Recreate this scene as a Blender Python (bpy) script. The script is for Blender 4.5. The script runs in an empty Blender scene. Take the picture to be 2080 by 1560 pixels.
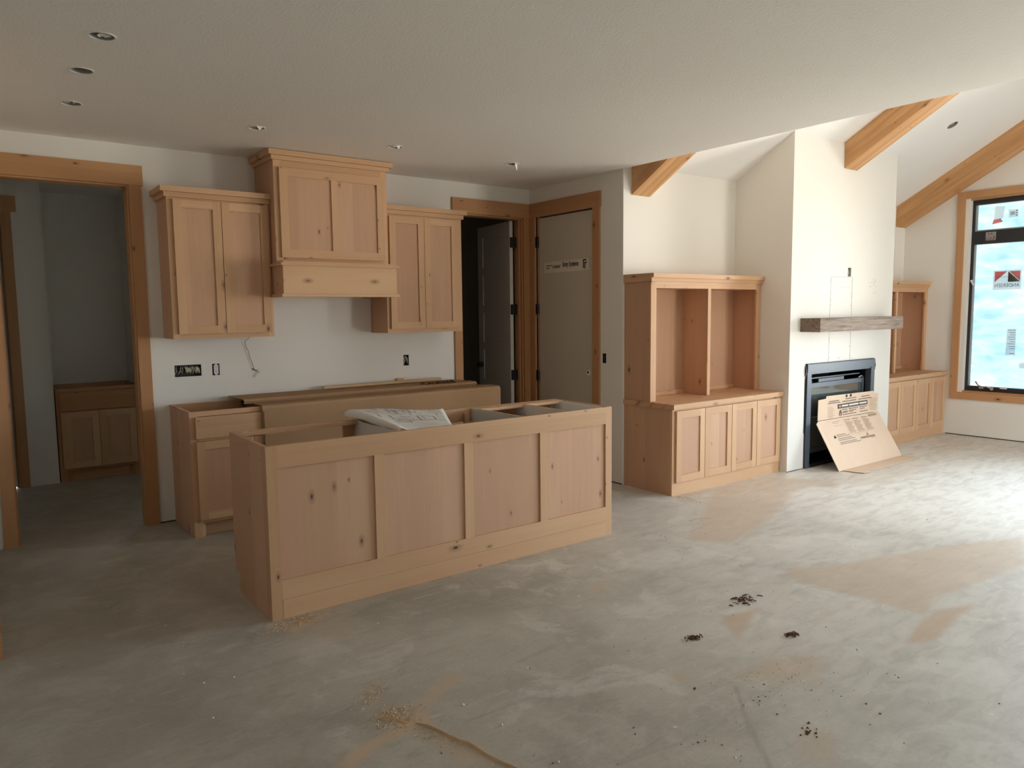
import bpy, bmesh, math, random
import numpy as np
from mathutils import Vector, Matrix
random.seed(7); np.random.seed(7)
S = bpy.context.scene
COL = S.collection

# ------------------------------------------------------------------ camera
def cam_basis(yaw, pitch, roll):
    fw = Vector((math.sin(yaw)*math.cos(pitch), math.cos(yaw)*math.cos(pitch), math.sin(pitch)))
    rt = Vector((math.cos(yaw), -math.sin(yaw), 0)); up = rt.cross(fw)
    return rt*math.cos(roll)+up*math.sin(roll), up*math.cos(roll)-rt*math.sin(roll), fw
r_, u_, f_ = cam_basis(0.6399, -0.0966, -0.0113)
cd = bpy.data.cameras.new('camera'); cam = bpy.data.objects.new('camera', cd); COL.objects.link(cam)
cam.matrix_world = Matrix(((r_.x, u_.x, -f_.x, 0), (r_.y, u_.y, -f_.y, 0), (r_.z, u_.z, -f_.z, 1.511), (0, 0, 0, 1)))
cd.sensor_fit = 'HORIZONTAL'; cd.sensor_width = 36; cd.lens = 1497.0*36/2080; cd.clip_start = .05
S.camera = cam

# ------------------------------------------------------------------ light
SKY = 30.0
FILM = 1.25
S.view_settings.view_transform = 'Standard'; S.view_settings.look = 'None'
S.view_settings.gamma = 1.0; S.view_settings.exposure = 0.0; S.view_settings.use_curve_mapping = False
w = bpy.data.worlds.new('sky'); S.world = w; w.use_nodes = True
nt = w.node_tree; bg = nt.nodes['Background']
tc = nt.nodes.new('ShaderNodeTexCoord'); sx = nt.nodes.new('ShaderNodeSeparateXYZ'); rp = nt.nodes.new('ShaderNodeValToRGB')
nt.links.new(tc.outputs['Generated'], sx.inputs[0]); nt.links.new(sx.outputs['Z'], rp.inputs[0]); nt.links.new(rp.outputs[0], bg.inputs[0])
rp.color_ramp.elements[0].position = 0.0; rp.color_ramp.elements[0].color = (.92, .86, .74, 1)
rp.color_ramp.elements[1].position = .04; rp.color_ramp.elements[1].color = (.80, .91, 1, 1)
e = rp.color_ramp.elements.new(.6); e.color = (.67, .84, 1, 1)
bg.inputs['Strength'].default_value = SKY
S.cycles.max_bounces = 12; S.cycles.diffuse_bounces = 7; S.cycles.glossy_bounces = 4
S.cycles.sample_clamp_indirect = 8
S.cycles.caustics_reflective = False; S.cycles.caustics_refractive = False

def portal(loc, rot, sx_, sy_):
    l = bpy.data.lights.new('sky_portal', 'AREA'); l.shape = 'RECTANGLE'; l.size = sx_; l.size_y = sy_; l.energy = 1
    l.cycles.is_portal = True
    o = bpy.data.objects.new('sky_portal', l); COL.objects.link(o); o.location = loc; o.rotation_euler = rot
HP = math.pi/2
# windows of the gable wall (facing -X into the room), patio door of the south wall, hall window
GABLE = [(3.775, 2.60, .515, 2.76), (2.35, 1.17, .515, 2.76), (.92, -.26, .515, 2.76)]   # y1, y0, z0, z1
PATIO = (6.9, 8.0, .03, 2.1)
DINING_FILL = (2.6, 3.25, .95, 1.75)  # unseen opening behind the camera, added to brighten ceiling and kitchen fronts
HALLW = (1.75, 2.12, 1.2, 2.0)
for (y1, y0, z0, z1) in GABLE[1:]:
    portal((9.56, (y0+y1)/2, (z0+z1)/2), (0, HP, 0), z1-z0, y1-y0)
portal(((PATIO[0]+PATIO[1])/2, -2.0, (PATIO[2]+PATIO[3])/2), (HP, 0, 0), PATIO[1]-PATIO[0], PATIO[3]-PATIO[2])
portal(((DINING_FILL[0]+DINING_FILL[1])/2, -3.6, (DINING_FILL[2]+DINING_FILL[3])/2), (HP, 0, 0), DINING_FILL[1]-DINING_FILL[0], DINING_FILL[3]-DINING_FILL[2])
portal(((HALLW[0]+HALLW[1])/2, 7.93, (HALLW[2]+HALLW[3])/2), (-HP, 0, 0), HALLW[1]-HALLW[0], HALLW[3]-HALLW[2])

# ------------------------------------------------------------------ materials
def newmat(name):
    m = bpy.data.materials.new(name); m.use_nodes = True
    t = m.node_tree; return m, t, t.nodes['Principled BSDF']
def N(t, typ, **k):
    n = t.nodes.new('ShaderNode'+typ)
    for a, b in k.items(): setattr(n, a, b)
    return n
def L(t, a, b): t.links.new(a, b)
def setspec(p, rough, spec=.3):
    p.inputs['Roughness'].default_value = rough; p.inputs['Specular IOR Level'].default_value = spec
def plain(name, col, rough=.6, spec=.3, metal=0, var=.0, vscale=8):
    m, t, p = newmat(name); setspec(p, rough, spec); p.inputs['Metallic'].default_value = metal
    if var:
        tcn = N(t, 'TexCoord'); n = N(t, 'TexNoise'); n.inputs['Scale'].default_value = vscale; n.inputs['Detail'].default_value = 4
        L(t, tcn.outputs['Object'], n.inputs['Vector'])
        r = N(t, 'ValToRGB'); r.color_ramp.elements[0].color = tuple(c*(1-var) for c in col)+(1,); r.color_ramp.elements[1].color = tuple(min(1, c*(1+var)) for c in col)+(1,)
        L(t, n.outputs['Fac'], r.inputs[0]); L(t, r.outputs[0], p.inputs['Base Color'])
    else: p.inputs['Base Color'].default_value = tuple(col)+(1,)
    return m
def math_(t, op, a, b=None, clamp=False):
    n = N(t, 'Math', operation=op); n.use_clamp = clamp
    for i, v in enumerate((a, b)):
        if v is None: continue
        if isinstance(v, (int, float)): n.inputs[i].default_value = v
        else: L(t, v, n.inputs[i])
    return n.outputs[0]
def mixc(t, fac, a, b, mode='MIX'):
    n = N(t, 'Mix', data_type='RGBA', blend_type=mode)
    if isinstance(fac, (int, float)): n.inputs[0].default_value = fac
    else: L(t, fac, n.inputs[0])
    for i, v in ((6, a), (7, b)):
        if isinstance(v, tuple): n.inputs[i].default_value = v+(1,) if len(v) == 3 else v
        else: L(t, v, n.inputs[i])
    return n.outputs[2]
def sstep(t, v, lo, hi):
    n = N(t, 'MapRange', interpolation_type='SMOOTHSTEP'); n.inputs[1].default_value = lo; n.inputs[2].default_value = hi
    L(t, v, n.inputs[0]); return n.outputs[0]

def wood(name, lt, dk, pink, knot_p=.8, knot=(.045, .022, .012), plank=.17, streak=1.0, rough=.55, gs=(1.1, 30)):
    """boards: attribute gc = (along the grain, across, across) in metres, tone = one number per board"""
    m, t, p = newmat(name); setspec(p, rough, .25)
    g = N(t, 'Attribute', attribute_name='gc'); tone = N(t, 'Attribute', attribute_name='tone')
    s = N(t, 'SeparateXYZ'); L(t, g.outputs['Vector'], s.inputs[0])
    across = math_(t, 'ADD', s.outputs['Y'], s.outputs['Z'])
    # knots
    kc = N(t, 'CombineXYZ'); L(t, math_(t, 'MULTIPLY', s.outputs['X'], 3.6), kc.inputs[0]); L(t, math_(t, 'MULTIPLY', across, 7.5), kc.inputs[1])
    v = N(t, 'TexVoronoi', voronoi_dimensions='2D'); v.inputs['Scale'].default_value = 1; v.inputs['Randomness'].default_value = .9
    L(t, kc.outputs[0], v.inputs['Vector'])
    cs = N(t, 'SeparateColor'); L(t, v.outputs['Color'], cs.inputs[0])
    has = math_(t, 'GREATER_THAN', cs.outputs[0], knot_p)
    size = math_(t, 'MULTIPLY_ADD', math_(t, 'POWER', cs.outputs[1], 2.0), .045); t.nodes[-1].inputs[2].default_value = .016
    kd = math_(t, 'DIVIDE', v.outputs['Distance'], size)
    core = math_(t, 'MULTIPLY', math_(t, 'SUBTRACT', 1.0, sstep(t, kd, .7, 1.25)), has)
    halo = math_(t, 'MULTIPLY', math_(t, 'SUBTRACT', 1.0, sstep(t, kd, 1.0, 4.0)), has)
    # grain
    mp = N(t, 'Mapping'); L(t, g.outputs['Vector'], mp.inputs[0]); mp.inputs['Scale'].default_value = (gs[0], gs[1], gs[1])
    n1 = N(t, 'TexNoise'); n1.inputs['Scale'].default_value = 1.6; n1.inputs['Detail'].default_value = 5; n1.inputs['Roughness'].default_value = .6; n1.inputs['Distortion'].default_value = .6
    L(t, mp.outputs[0], n1.inputs['Vector'])
    mp2 = N(t, 'Mapping'); L(t, g.outputs['Vector'], mp2.inputs[0]); mp2.inputs['Scale'].default_value = (.9, 5, 5)
    n2 = N(t, 'TexNoise'); n2.inputs['Scale'].default_value = 1.2; n2.inputs['Detail'].default_value = 2
    L(t, mp2.outputs[0], n2.inputs['Vector'])
    # planks glued edge to edge
    pl = math_(t, 'FLOOR', math_(t, 'DIVIDE', across, plank))
    wn = N(t, 'TexWhiteNoise', noise_dimensions='1D'); L(t, pl, wn.inputs['W'])
    f = math_(t, 'ADD', math_(t, 'MULTIPLY', math_(t, 'SUBTRACT', n1.outputs['Fac'], .5), .7*streak), math_(t, 'MULTIPLY', math_(t, 'SUBTRACT', n2.outputs['Fac'], .5), .9))
    f = math_(t, 'ADD', f, math_(t, 'MULTIPLY', math_(t, 'SUBTRACT', wn.outputs['Value'], .5), .62))
    f = math_(t, 'ADD', f, math_(t, 'MULTIPLY', tone.outputs['Fac'], .3))
    f = math_(t, 'ADD', f, .5, True)
    c = mixc(t, f, lt, dk)
    c = mixc(t, sstep(t, n2.outputs['Fac'], .35, .7), c, mixc(t, .55, c, pink))
    c = mixc(t, math_(t, 'MULTIPLY', halo, .6), c, tuple(x*.6 for x in dk))
    c = mixc(t, math_(t, 'MULTIPLY', core, math_(t, 'ADD', .35, math_(t, 'MULTIPLY', cs.outputs[2], .6))), c, knot)
    L(t, c, p.inputs['Base Color'])
    b = N(t, 'Bump'); b.inputs['Strength'].default_value = .12; b.inputs['Distance'].default_value = .002
    L(t, n1.outputs['Fac'], b.inputs['Height']); L(t, b.outputs[0], p.inputs['Normal'])
    return m
M = {}
M['alder'] = wood('alder', (.66, .43, .255), (.53, .32, .175), (.62, .37, .22), knot_p=.60)
M['alder_panel'] = wood('alder_panel', (.62, .39, .25), (.49, .295, .18), (.58, .335, .225), knot_p=.70, plank=.19)
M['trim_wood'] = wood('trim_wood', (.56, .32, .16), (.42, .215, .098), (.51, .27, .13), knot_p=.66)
M['cedar'] = wood('cedar', (.70, .41, .20), (.46, .235, .095), (.60, .31, .14), knot_p=.55, knot=(.20, .09, .04), streak=4.0, gs=(.5, 11))
M['mantel_wood'] = wood('mantel_wood', (.38, .31, .255), (.10, .065, .045), (.27, .20, .155), knot_p=1.1, streak=3.2, rough=.7, gs=(2.5, 34))
M['lumber'] = wood('lumber', (.66, .47, .27), (.56, .36, .19), (.6, .4, .24), knot_p=.95)

def wallmat(name, col, bscale, bstr):
    m, t, p = newmat(name); setspec(p, .65, .2)
    tcn = N(t, 'TexCoord'); n = N(t, 'TexNoise'); n.inputs['Scale'].default_value = bscale; n.inputs['Detail'].default_value = 3
    L(t, tcn.outputs['Object'], n.inputs['Vector'])
    n2 = N(t, 'TexNoise'); n2.inputs['Scale'].default_value = 1.3; L(t, tcn.outputs['Object'], n2.inputs['Vector'])
    c = mixc(t, n2.outputs['Fac'], tuple(x*.985 for x in col), tuple(min(1, x*1.015) for x in col)); L(t, c, p.inputs['Base Color'])
    b = N(t, 'Bump'); b.inputs['Strength'].default_value = bstr; b.inputs['Distance'].default_value = .004
    L(t, n.outputs['Fac'], b.inputs['Height']); L(t, b.outputs[0], p.inputs['Normal'])
    return m
M['wall'] = wallmat('painted_drywall', (.80, .78, .735), 160, .05)
M['ceiling'] = wallmat('orange_peel_ceiling', (.87, .85, .81), 75, .32)
M['vault'] = wallmat('vault_paint', (.89, .88, .86), 120, .1)
M['closet'] = wallmat('shaded_closet_wall', (.26, .24, .21), 160, .05)  # wall colour darkened to paint in the closet's shade
M['white'] = plain('white_melamine', (.72, .71, .68), .45)
M['primer'] = plain('white_primer', (.62, .61, .59), .5)
M['tan_door'] = plain('tan_door_paint', (.56, .50, .41), .5, var=.03, vscale=3)
M['dark_metal'] = plain('dark_bronze_metal', (.018, .016, .015), .45, .5)
M['fire_metal'] = plain('grey_steel', (.085, .105, .13), .42, .5, .3)
M['fire_dark'] = plain('black_steel', (.012, .012, .013), .5, .4)
M['black_frame'] = plain('black_window_frame', (.016, .016, .019), .4, .5)
M['card'] = plain('brown_cardboard', (.40, .25, .14), .8, .1, var=.06, vscale=14)
M['card_lt'] = plain('pale_cardboard', (.74, .57, .43), .8, .1, var=.04, vscale=9)
M['ink'] = plain('grey_ink', (.16, .13, .11), .8, .1)
M['ink_lt'] = plain('faint_ink', (.38, .28, .20), .8, .1)
M['black'] = plain('black_print', (.012, .011, .01), .7, .2)
M['paper'] = plain('white_paper', (.76, .74, .70), .7, .2, var=.03, vscale=6)
M['paper_line'] = plain('blueprint_line', (.07, .07, .08), .8, .1)
M['sticker'] = plain('clear_sticker', (.70, .64, .55), .4)
M['red_dark'] = plain('dark_red_print', (.12, .02, .015), .6)
M['box_blue'] = plain('junction_box_plastic', (.045, .042, .04), .5)
M['wire'] = plain('wire_jacket', (.62, .58, .48), .5)
M['wire_dark'] = plain('grey_wire', (.16, .15, .13), .5)
M['outlet'] = plain('white_outlet_plastic', (.75, .72, .74), .35)
M['steel'] = plain('bare_steel', (.55, .55, .55), .3, .5, .9)
M['can'] = plain('recessed_can_metal', (.42, .40, .37), .5, .4, .2)
M['plaster'] = plain('torn_drywall_edge', (.84, .82, .78), .8)
M['sawdust'] = plain('sawdust', (.56, .385, .235), .95, .05, var=.2, vscale=60)
M['bark'] = plain('dark_debris', (.15, .08, .05), .9, .05, var=.3, vscale=60)
M['chip'] = plain('drywall_crumb', (.78, .75, .68), .9)
M['seam'] = plain('drywall_seam', (.40, .40, .40), .9)
M['film_strip'] = plain('spacer_grey', (.45, .52, .55), .4)

# concrete floor, with swept sawdust, drywall dust, scuffs, window brightness and left-side shade painted by vertex attributes
def floormat():
    m, t, p = newmat('dusty_concrete')
    tcn = N(t, 'TexCoord')
    def noise(sc, det=5, dist=0, scale=None, rot=None):
        n = N(t, 'TexNoise'); n.inputs['Scale'].default_value = sc; n.inputs['Detail'].default_value = det; n.inputs['Distortion'].default_value = dist; n.inputs['Roughness'].default_value = .62
        if scale:
            mp = N(t, 'Mapping'); mp.inputs['Scale'].default_value = scale; mp.inputs['Rotation'].default_value = rot or (0, 0, 0)
            L(t, tcn.outputs['Object'], mp.inputs[0]); L(t, mp.outputs[0], n.inputs['Vector'])
        else: L(t, tcn.outputs['Object'], n.inputs['Vector'])
        return n.outputs['Fac']
    sm = N(t, 'Attribute', attribute_name='smear_shade').outputs['Fac']; a = noise(1.1, 6, .8); b = noise(6, 6, 1.2); st = noise(3, 5, 1.0, (1, 5, 1), (0, 0, .5)); fine = noise(60, 3); blob = noise(2.6, 8, .5)
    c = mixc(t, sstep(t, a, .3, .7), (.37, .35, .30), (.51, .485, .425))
    c = mixc(t, math_(t, 'MULTIPLY', math_(t, 'SUBTRACT', 1.0, sm), .6, True), c, (.30, .26, .205))  # shade of the left floor painted in as a darker base
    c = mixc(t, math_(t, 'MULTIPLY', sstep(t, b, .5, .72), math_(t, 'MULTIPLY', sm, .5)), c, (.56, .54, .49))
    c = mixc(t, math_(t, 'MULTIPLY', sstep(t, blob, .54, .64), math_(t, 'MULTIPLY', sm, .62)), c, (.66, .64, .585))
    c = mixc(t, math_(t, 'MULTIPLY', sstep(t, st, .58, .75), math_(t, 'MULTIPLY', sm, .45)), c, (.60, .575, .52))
    c = mixc(t, math_(t, 'MULTIPLY', sstep(t, st, .46, .30), .3), c, (.26, .245, .21))
    mid = noise(3.4, 9, .35); c = mixc(t, math_(t, 'MULTIPLY', sstep(t, mid, .50, .62), .24), c, (.60, .575, .51)); c = mixc(t, math_(t, 'MULTIPLY', sstep(t, mid, .46, .36), .22), c, (.27, .25, .205))
    c = mixc(t, math_(t, 'MULTIPLY', sstep(t, fine, .45, .6), .12), c, (.25, .235, .205))
    # sparse pale specks of dropped mud
    v = N(t, 'TexVoronoi'); v.inputs['Scale'].default_value = 7; L(t, tcn.outputs['Object'], v.inputs['Vector'])
    cs = N(t, 'SeparateColor'); L(t, v.outputs['Color'], cs.inputs[0])
    sp = math_(t, 'MULTIPLY', math_(t, 'LESS_THAN', v.outputs['Distance'], .055), math_(t, 'GREATER_THAN', cs.outputs[0], .72))
    c = mixc(t, math_(t, 'MULTIPLY', sp, .7), c, (.72, .70, .64))
    scr = noise(5, 6, .3, (1, 11, 1), (0, 0, 1.1)); scr2 = noise(7, 6, .3, (1, 9, 1), (0, 0, -.7))
    c = mixc(t, math_(t, 'MULTIPLY', sstep(t, scr, .60, .70), .35), c, (.66, .64, .58)); c = mixc(t, math_(t, 'MULTIPLY', sstep(t, scr2, .62, .70), .3), c, (.66, .63, .57))
    d = N(t, 'Attribute', attribute_name='dust'); wv = N(t, 'Attribute', attribute_name='white'); dk = N(t, 'Attribute', attribute_name='dark'); fd = N(t, 'Attribute', attribute_name='film')
    wide = noise(4.5, 9, .7, (1, 3.0, 1), (0, 0, -.25)); streak = noise(9, 4, .3, (1, 9, 1), (0, 0, .15))
    c = mixc(t, math_(t, 'MULTIPLY', fd.outputs['Fac'], math_(t, 'ADD', .5, math_(t, 'MULTIPLY', sstep(t, wide, .28, .62), .5)), True), c, (.82, .80, .75))  # dust whitening that also carries the painted window brightness
    wf = math_(t, 'MULTIPLY', wv.outputs['Fac'], sstep(t, b, .36, .56)); c = mixc(t, wf, c, (.72, .70, .62))
    df = math_(t, 'MULTIPLY', d.outputs['Fac'], math_(t, 'ADD', .45, math_(t, 'MULTIPLY', streak, 1.0)), True)
    c = mixc(t, df, c, (.56, .425, .30))
    c = mixc(t, dk.outputs['Fac'], c, (.17, .15, .125))
    L(t, c, p.inputs['Base Color'])
    rr = N(t, 'MapRange'); rr.inputs[3].default_value = .42; rr.inputs[4].default_value = .62; L(t, b, rr.inputs[0]); L(t, rr.outputs[0], p.inputs['Roughness'])
    p.inputs['Specular IOR Level'].default_value = .35
    bm = N(t, 'Bump'); bm.inputs['Strength'].default_value = .08; bm.inputs['Distance'].default_value = .004; L(t, b, bm.inputs['Height']); L(t, bm.outputs[0], p.inputs['Normal'])
    return m
M['floor'] = floormat()

def glass(name, tint=(1, 1, 1), gloss=.08):
    m, t, p = newmat(name); t.nodes.remove(p)
    tr = N(t, 'BsdfTransparent'); tr.inputs[0].default_value = tint+(1,); gl = N(t, 'BsdfGlossy'); gl.inputs['Roughness'].default_value = .03
    fr = N(t, 'Fresnel'); fr.inputs[0].default_value = 1.45
    mx = N(t, 'MixShader'); L(t, fr.outputs[0], mx.inputs[0]); L(t, tr.outputs[0], mx.inputs[1]); L(t, gl.outputs[0], mx.inputs[2])
    L(t, mx.outputs[0], t.nodes['Material Output'].inputs[0]); return m
M['glass'] = glass('window_glass')
m, t, p = newmat('fireplace_glass'); p.inputs['Base Color'].default_value = (.30, .36, .36, 1); p.inputs['Metallic'].default_value = .75; p.inputs['Roughness'].default_value = .06; p.inputs['Specular IOR Level'].default_value = 1.0

M['fire_glass'] = m
# protective film on the window, backlit by the daylight behind it
m, t, p = newmat('backlit_window_film'); t.nodes.remove(p)
tcn = N(t, 'TexCoord'); mp = N(t, 'Mapping'); mp.inputs['Scale'].default_value = (1, 1.5, 4.2); L(t, tcn.outputs['Object'], mp.inputs[0])
n = N(t, 'TexNoise'); n.inputs['Scale'].default_value = 2.2; n.inputs['Detail'].default_value = 5; n.inputs['Distortion'].default_value = .5; L(t, mp.outputs[0], n.inputs['Vector'])
mp2 = N(t, 'Mapping'); mp2.inputs['Scale'].default_value = (1, 1, 1.7); L(t, tcn.outputs['Object'], mp2.inputs[0])
n2 = N(t, 'TexNoise'); n2.inputs['Scale'].default_value = 1.9; n2.inputs['Detail'].default_value = 2; L(t, mp2.outputs[0], n2.inputs['Vector'])
rp = N(t, 'ValToRGB'); el = rp.color_ramp.elements
el[0].position = .36; el[0].color = (.42, .76, .95, 1); el[1].position = .62; el[1].color = (.86, 1, .98, 1)
e = el.new(.47); e.color = (.60, .91, 1, 1); e = el.new(.55); e.color = (.72, .97, 1, 1)
L(t, math_(t, 'ADD', math_(t, 'MULTIPLY', n.outputs['Fac'], .6), math_(t, 'MULTIPLY', n2.outputs['Fac'], .4)), rp.inputs[0])
em = N(t, 'Emission'); em.inputs['Strength'].default_value = FILM; L(t, rp.outputs[0], em.inputs[0])
L(t, em.outputs[0], t.nodes['Material Output'].inputs[0]); M['film'] = m

def backlit(name, col, k=.75):
    m, t, p = newmat(name); p.inputs['Base Color'].default_value = col+(1,)
    tl = N(t, 'BsdfTranslucent'); tl.inputs[0].default_value = col+(1,); mx = N(t, 'MixShader'); mx.inputs[0].default_value = k
    L(t, p.outputs[0], mx.inputs[1]); L(t, tl.outputs[0], mx.inputs[2]); L(t, mx.outputs[0], t.nodes['Material Output'].inputs[0]); return m
M['label_paper'] = backlit('label_paper', (.86, .80, .80)); M['red'] = backlit('red_print', (.80, .16, .14)); M['grey_print'] = backlit('grey_print', (.22, .19, .19))
# ------------------------------------------------------------------ mesh helpers
def org(o):
    p = Vector((0, 0, 0))
    while o is not None: p = p+Vector(o.location); o = o.parent
    return p
class MB:
    def __init__(s): s.v = []; s.f = []; s.gc = []; s.tn = []; s.smooth = []
    def raw(s, vs, fs, gc=None, tone=None, smooth=False):
        b = len(s.v); s.v += [tuple(v) for v in vs]; s.f += [tuple(i+b for i in f) for f in fs]; s.smooth += [smooth]*len(fs)
        s.gc += (gc or [tuple(v) for v in vs]); s.tn += [random.uniform(-1, 1) if tone is None else tone]*len(vs); return s
    def box(s, x0, x1, y0, y1, z0, z1, g='z', T=None, tone=None):
        x0, x1 = min(x0, x1), max(x0, x1); y0, y1 = min(y0, y1), max(y0, y1); z0, z1 = min(z0, z1), max(z0, z1)
        vs = [(x, y, z) for z in (z0, z1) for y in (y0, y1) for x in (x0, x1)]
        fs = [(0, 2, 3, 1), (4, 5, 7, 6), (0, 1, 5, 4), (2, 6, 7, 3), (0, 4, 6, 2), (1, 3, 7, 5)]
        o = [random.uniform(0, 40) for _ in range(3)]
        k = {'x': (0, 1, 2), 'y': (1, 0, 2), 'z': (2, 0, 1)}[g]
        gc = [(v[k[0]]+o[0], v[k[1]]+o[1], v[k[2]]+o[2]) for v in vs]
        if T is not None: vs = [tuple(T @ Vector(v)) for v in vs]
        return s.raw(vs, fs, gc, tone)
    def prism(s, poly, a0, a1, ax='x', g='x', tone=None):
        """polygon extruded along an axis; poly in the two other axes, in order (y,z), (x,z) or (x,y)"""
        n = len(poly)
        def P(a, q): return {'x': (a, q[0], q[1]), 'y': (q[0], a, q[1]), 'z': (q[0], q[1], a)}[ax]
        vs = [P(a0, q) for q in poly]+[P(a1, q) for q in poly]
        fs = [tuple(range(n))[::-1], tuple(range(n, 2*n))]+[(i, (i+1) % n, n+(i+1) % n, n+i) for i in range(n)]
        o = [random.uniform(0, 40) for _ in range(3)]; k = {'x': (0, 1, 2), 'y': (1, 0, 2), 'z': (2, 0, 1)}[g]
        return s.raw(vs, fs, [(v[k[0]]+o[0], v[k[1]]+o[1], v[k[2]]+o[2]) for v in vs], tone)
    def tube(s, pts, r, n=6):
        pts = [Vector(p) for p in pts]; vs = []
        for i, p in enumerate(pts):
            d = (pts[min(i+1, len(pts)-1)]-pts[max(i-1, 0)]).normalized()
            a = d.cross(Vector((.3, .5, .81))).normalized(); b = d.cross(a)
            vs += [p+(a*math.cos(2*math.pi*k/n)+b*math.sin(2*math.pi*k/n))*r for k in range(n)]
        fs = [(i*n+k, i*n+(k+1) % n, (i+1)*n+(k+1) % n, (i+1)*n+k) for i in range(len(pts)-1) for k in range(n)]
        fs += [tuple(range(n))[::-1], tuple(range((len(pts)-1)*n, len(pts)*n))]
        return s.raw(vs, fs, smooth=True)
    def disc(s, c, r, h, n=16, ax='z'):
        """closed cylinder from c along an axis"""
        vs = []
        for hh in (0, h):
            for k in range(n):
                a, b = r*math.cos(2*math.pi*k/n), r*math.sin(2*math.pi*k/n)
                vs.append({'z': (c[0]+a, c[1]+b, c[2]+hh), 'y': (c[0]+a, c[1]+hh, c[2]+b), 'x': (c[0]+hh, c[1]+a, c[2]+b)}[ax])
        return s.raw(vs, [tuple(range(n))[::-1], tuple(range(n, 2*n))]+[(k, (k+1) % n, n+(k+1) % n, n+k) for k in range(n)])
    def build(s, name, mat, parent=None, at=None):
        if parent is not None: o0 = org(parent)
        elif at is not None: o0 = Vector(at)
        else:
            a = np.array(s.v); lo, hi = a.min(0), a.max(0); o0 = Vector(((lo[0]+hi[0])/2, (lo[1]+hi[1])/2, lo[2]))
        me = bpy.data.meshes.new(name); me.from_pydata([tuple(Vector(v)-o0) for v in s.v], [], s.f)
        at1 = me.attributes.new('gc', 'FLOAT_VECTOR', 'POINT'); at1.data.foreach_set('vector', np.array(s.gc, dtype=np.float32).ravel())
        at2 = me.attributes.new('tone', 'FLOAT', 'POINT'); at2.data.foreach_set('value', np.array(s.tn, dtype=np.float32))
        me.polygons.foreach_set('use_smooth', s.smooth)
        bm = bmesh.new(); bm.from_mesh(me); bmesh.ops.recalc_face_normals(bm, faces=bm.faces); bm.to_mesh(me); bm.free()
        me.materials.append(M[mat]); me.update()
        o = bpy.data.objects.new(name, me); COL.objects.link(o)
        if parent is not None: o.parent = parent
        else: o.location = o0
        return o
def Bx(*a, **k): return MB().box(*a, **k)
def empty(name, loc, kind=None):
    o = bpy.data.objects.new(name, None); COL.objects.link(o); o.location = loc; o.empty_display_size = .1
    if kind: o['kind'] = kind
    return o
def tag(o, label, cat, group=None):
    o['label'] = label; o['category'] = cat
    if group: o['group'] = group
    return o
def thing(name, loc, label, cat, group=None): return tag(empty(name, loc), label, cat, group)
def st(o, label=None):
    o['kind'] = 'structure'
    if label: o['label'] = label
    return o
def stuff(o): o['kind'] = 'stuff'; return o

def plate_into(bm, outline, holes, o, ux, uy, thick):
    o, ux, uy = Vector(o), Vector(ux), Vector(uy); nrm = ux.cross(uy); edges = []
    for loop in [outline]+list(holes):
        vs = [bm.verts.new(o+ux*a+uy*b) for a, b in loop]
        edges += [bm.edges.new((vs[i], vs[(i+1) % len(vs)])) for i in range(len(vs))]
    r = bmesh.ops.triangle_fill(bm, use_beauty=True, use_dissolve=False, edges=edges)
    fs = [g for g in r['geom'] if isinstance(g, bmesh.types.BMFace)]
    ex = bmesh.ops.extrude_face_region(bm, geom=fs, use_keep_orig=True)
    bmesh.ops.translate(bm, verts=[g for g in ex['geom'] if isinstance(g, bmesh.types.BMVert)], vec=-nrm*thick)
def plates(name, lst, mat):
    bm = bmesh.new()
    for a in lst: plate_into(bm, *a)
    bmesh.ops.recalc_face_normals(bm, faces=bm.faces)
    me = bpy.data.meshes.new(name); bm.to_mesh(me); bm.free(); me.materials.append(M[mat])
    o = bpy.data.objects.new(name, me); COL.objects.link(o); return st(o)
def rect(a0, a1, b0, b1): return [(a0, b0), (a1, b0), (a1, b1), (a0, b1)]
def circ(a, b, r, n=20): return [(a+r*math.cos(2*math.pi*k/n), b+r*math.sin(2*math.pi*k/n)) for k in range(n)]
X, Y, Z = (1, 0, 0), (0, 1, 0), (0, 0, 1); nX, nY, nZ = (-1, 0, 0), (0, -1, 0), (0, 0, -1)
FONT = {}
def text(body, size, loc, xd, yd, mat, parent, name='lettering', align='LEFT', sx=1.0, shear=0, space=1.0, bold=0.0):
    c = bpy.data.curves.new(name, 'FONT'); c.body = body; c.size = size; c.align_x = align; c.extrude = .0002; c.offset = bold; c.shear = shear; c.space_character = space; c.resolution_u = 3
    c.materials.append(M[mat]); o = bpy.data.objects.new(name, c); COL.objects.link(o); o.parent = parent
    xd, yd = Vector(xd).normalized(), Vector(yd).normalized(); zd = xd.cross(yd); l = Vector(loc)-org(parent)
    o.matrix_local = Matrix(((xd.x*sx, yd.x, zd.x, l.x), (xd.y*sx, yd.y, zd.y, l.y), (xd.z*sx, yd.z, zd.z, l.z), (0, 0, 0, 1)))
    return o

# ------------------------------------------------------------------ dimensions (metres, camera foot at the origin)
yK, xD, yG, xW, yC, zC = 5.793, 4.549, 4.51, 9.45, 3.891, 2.703
c30, s30 = math.cos(math.atan(.58)), math.sin(math.atan(.58))
def vault(y): return 2.738+.58*(yG-y)
ridge_y = 1.3

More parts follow.
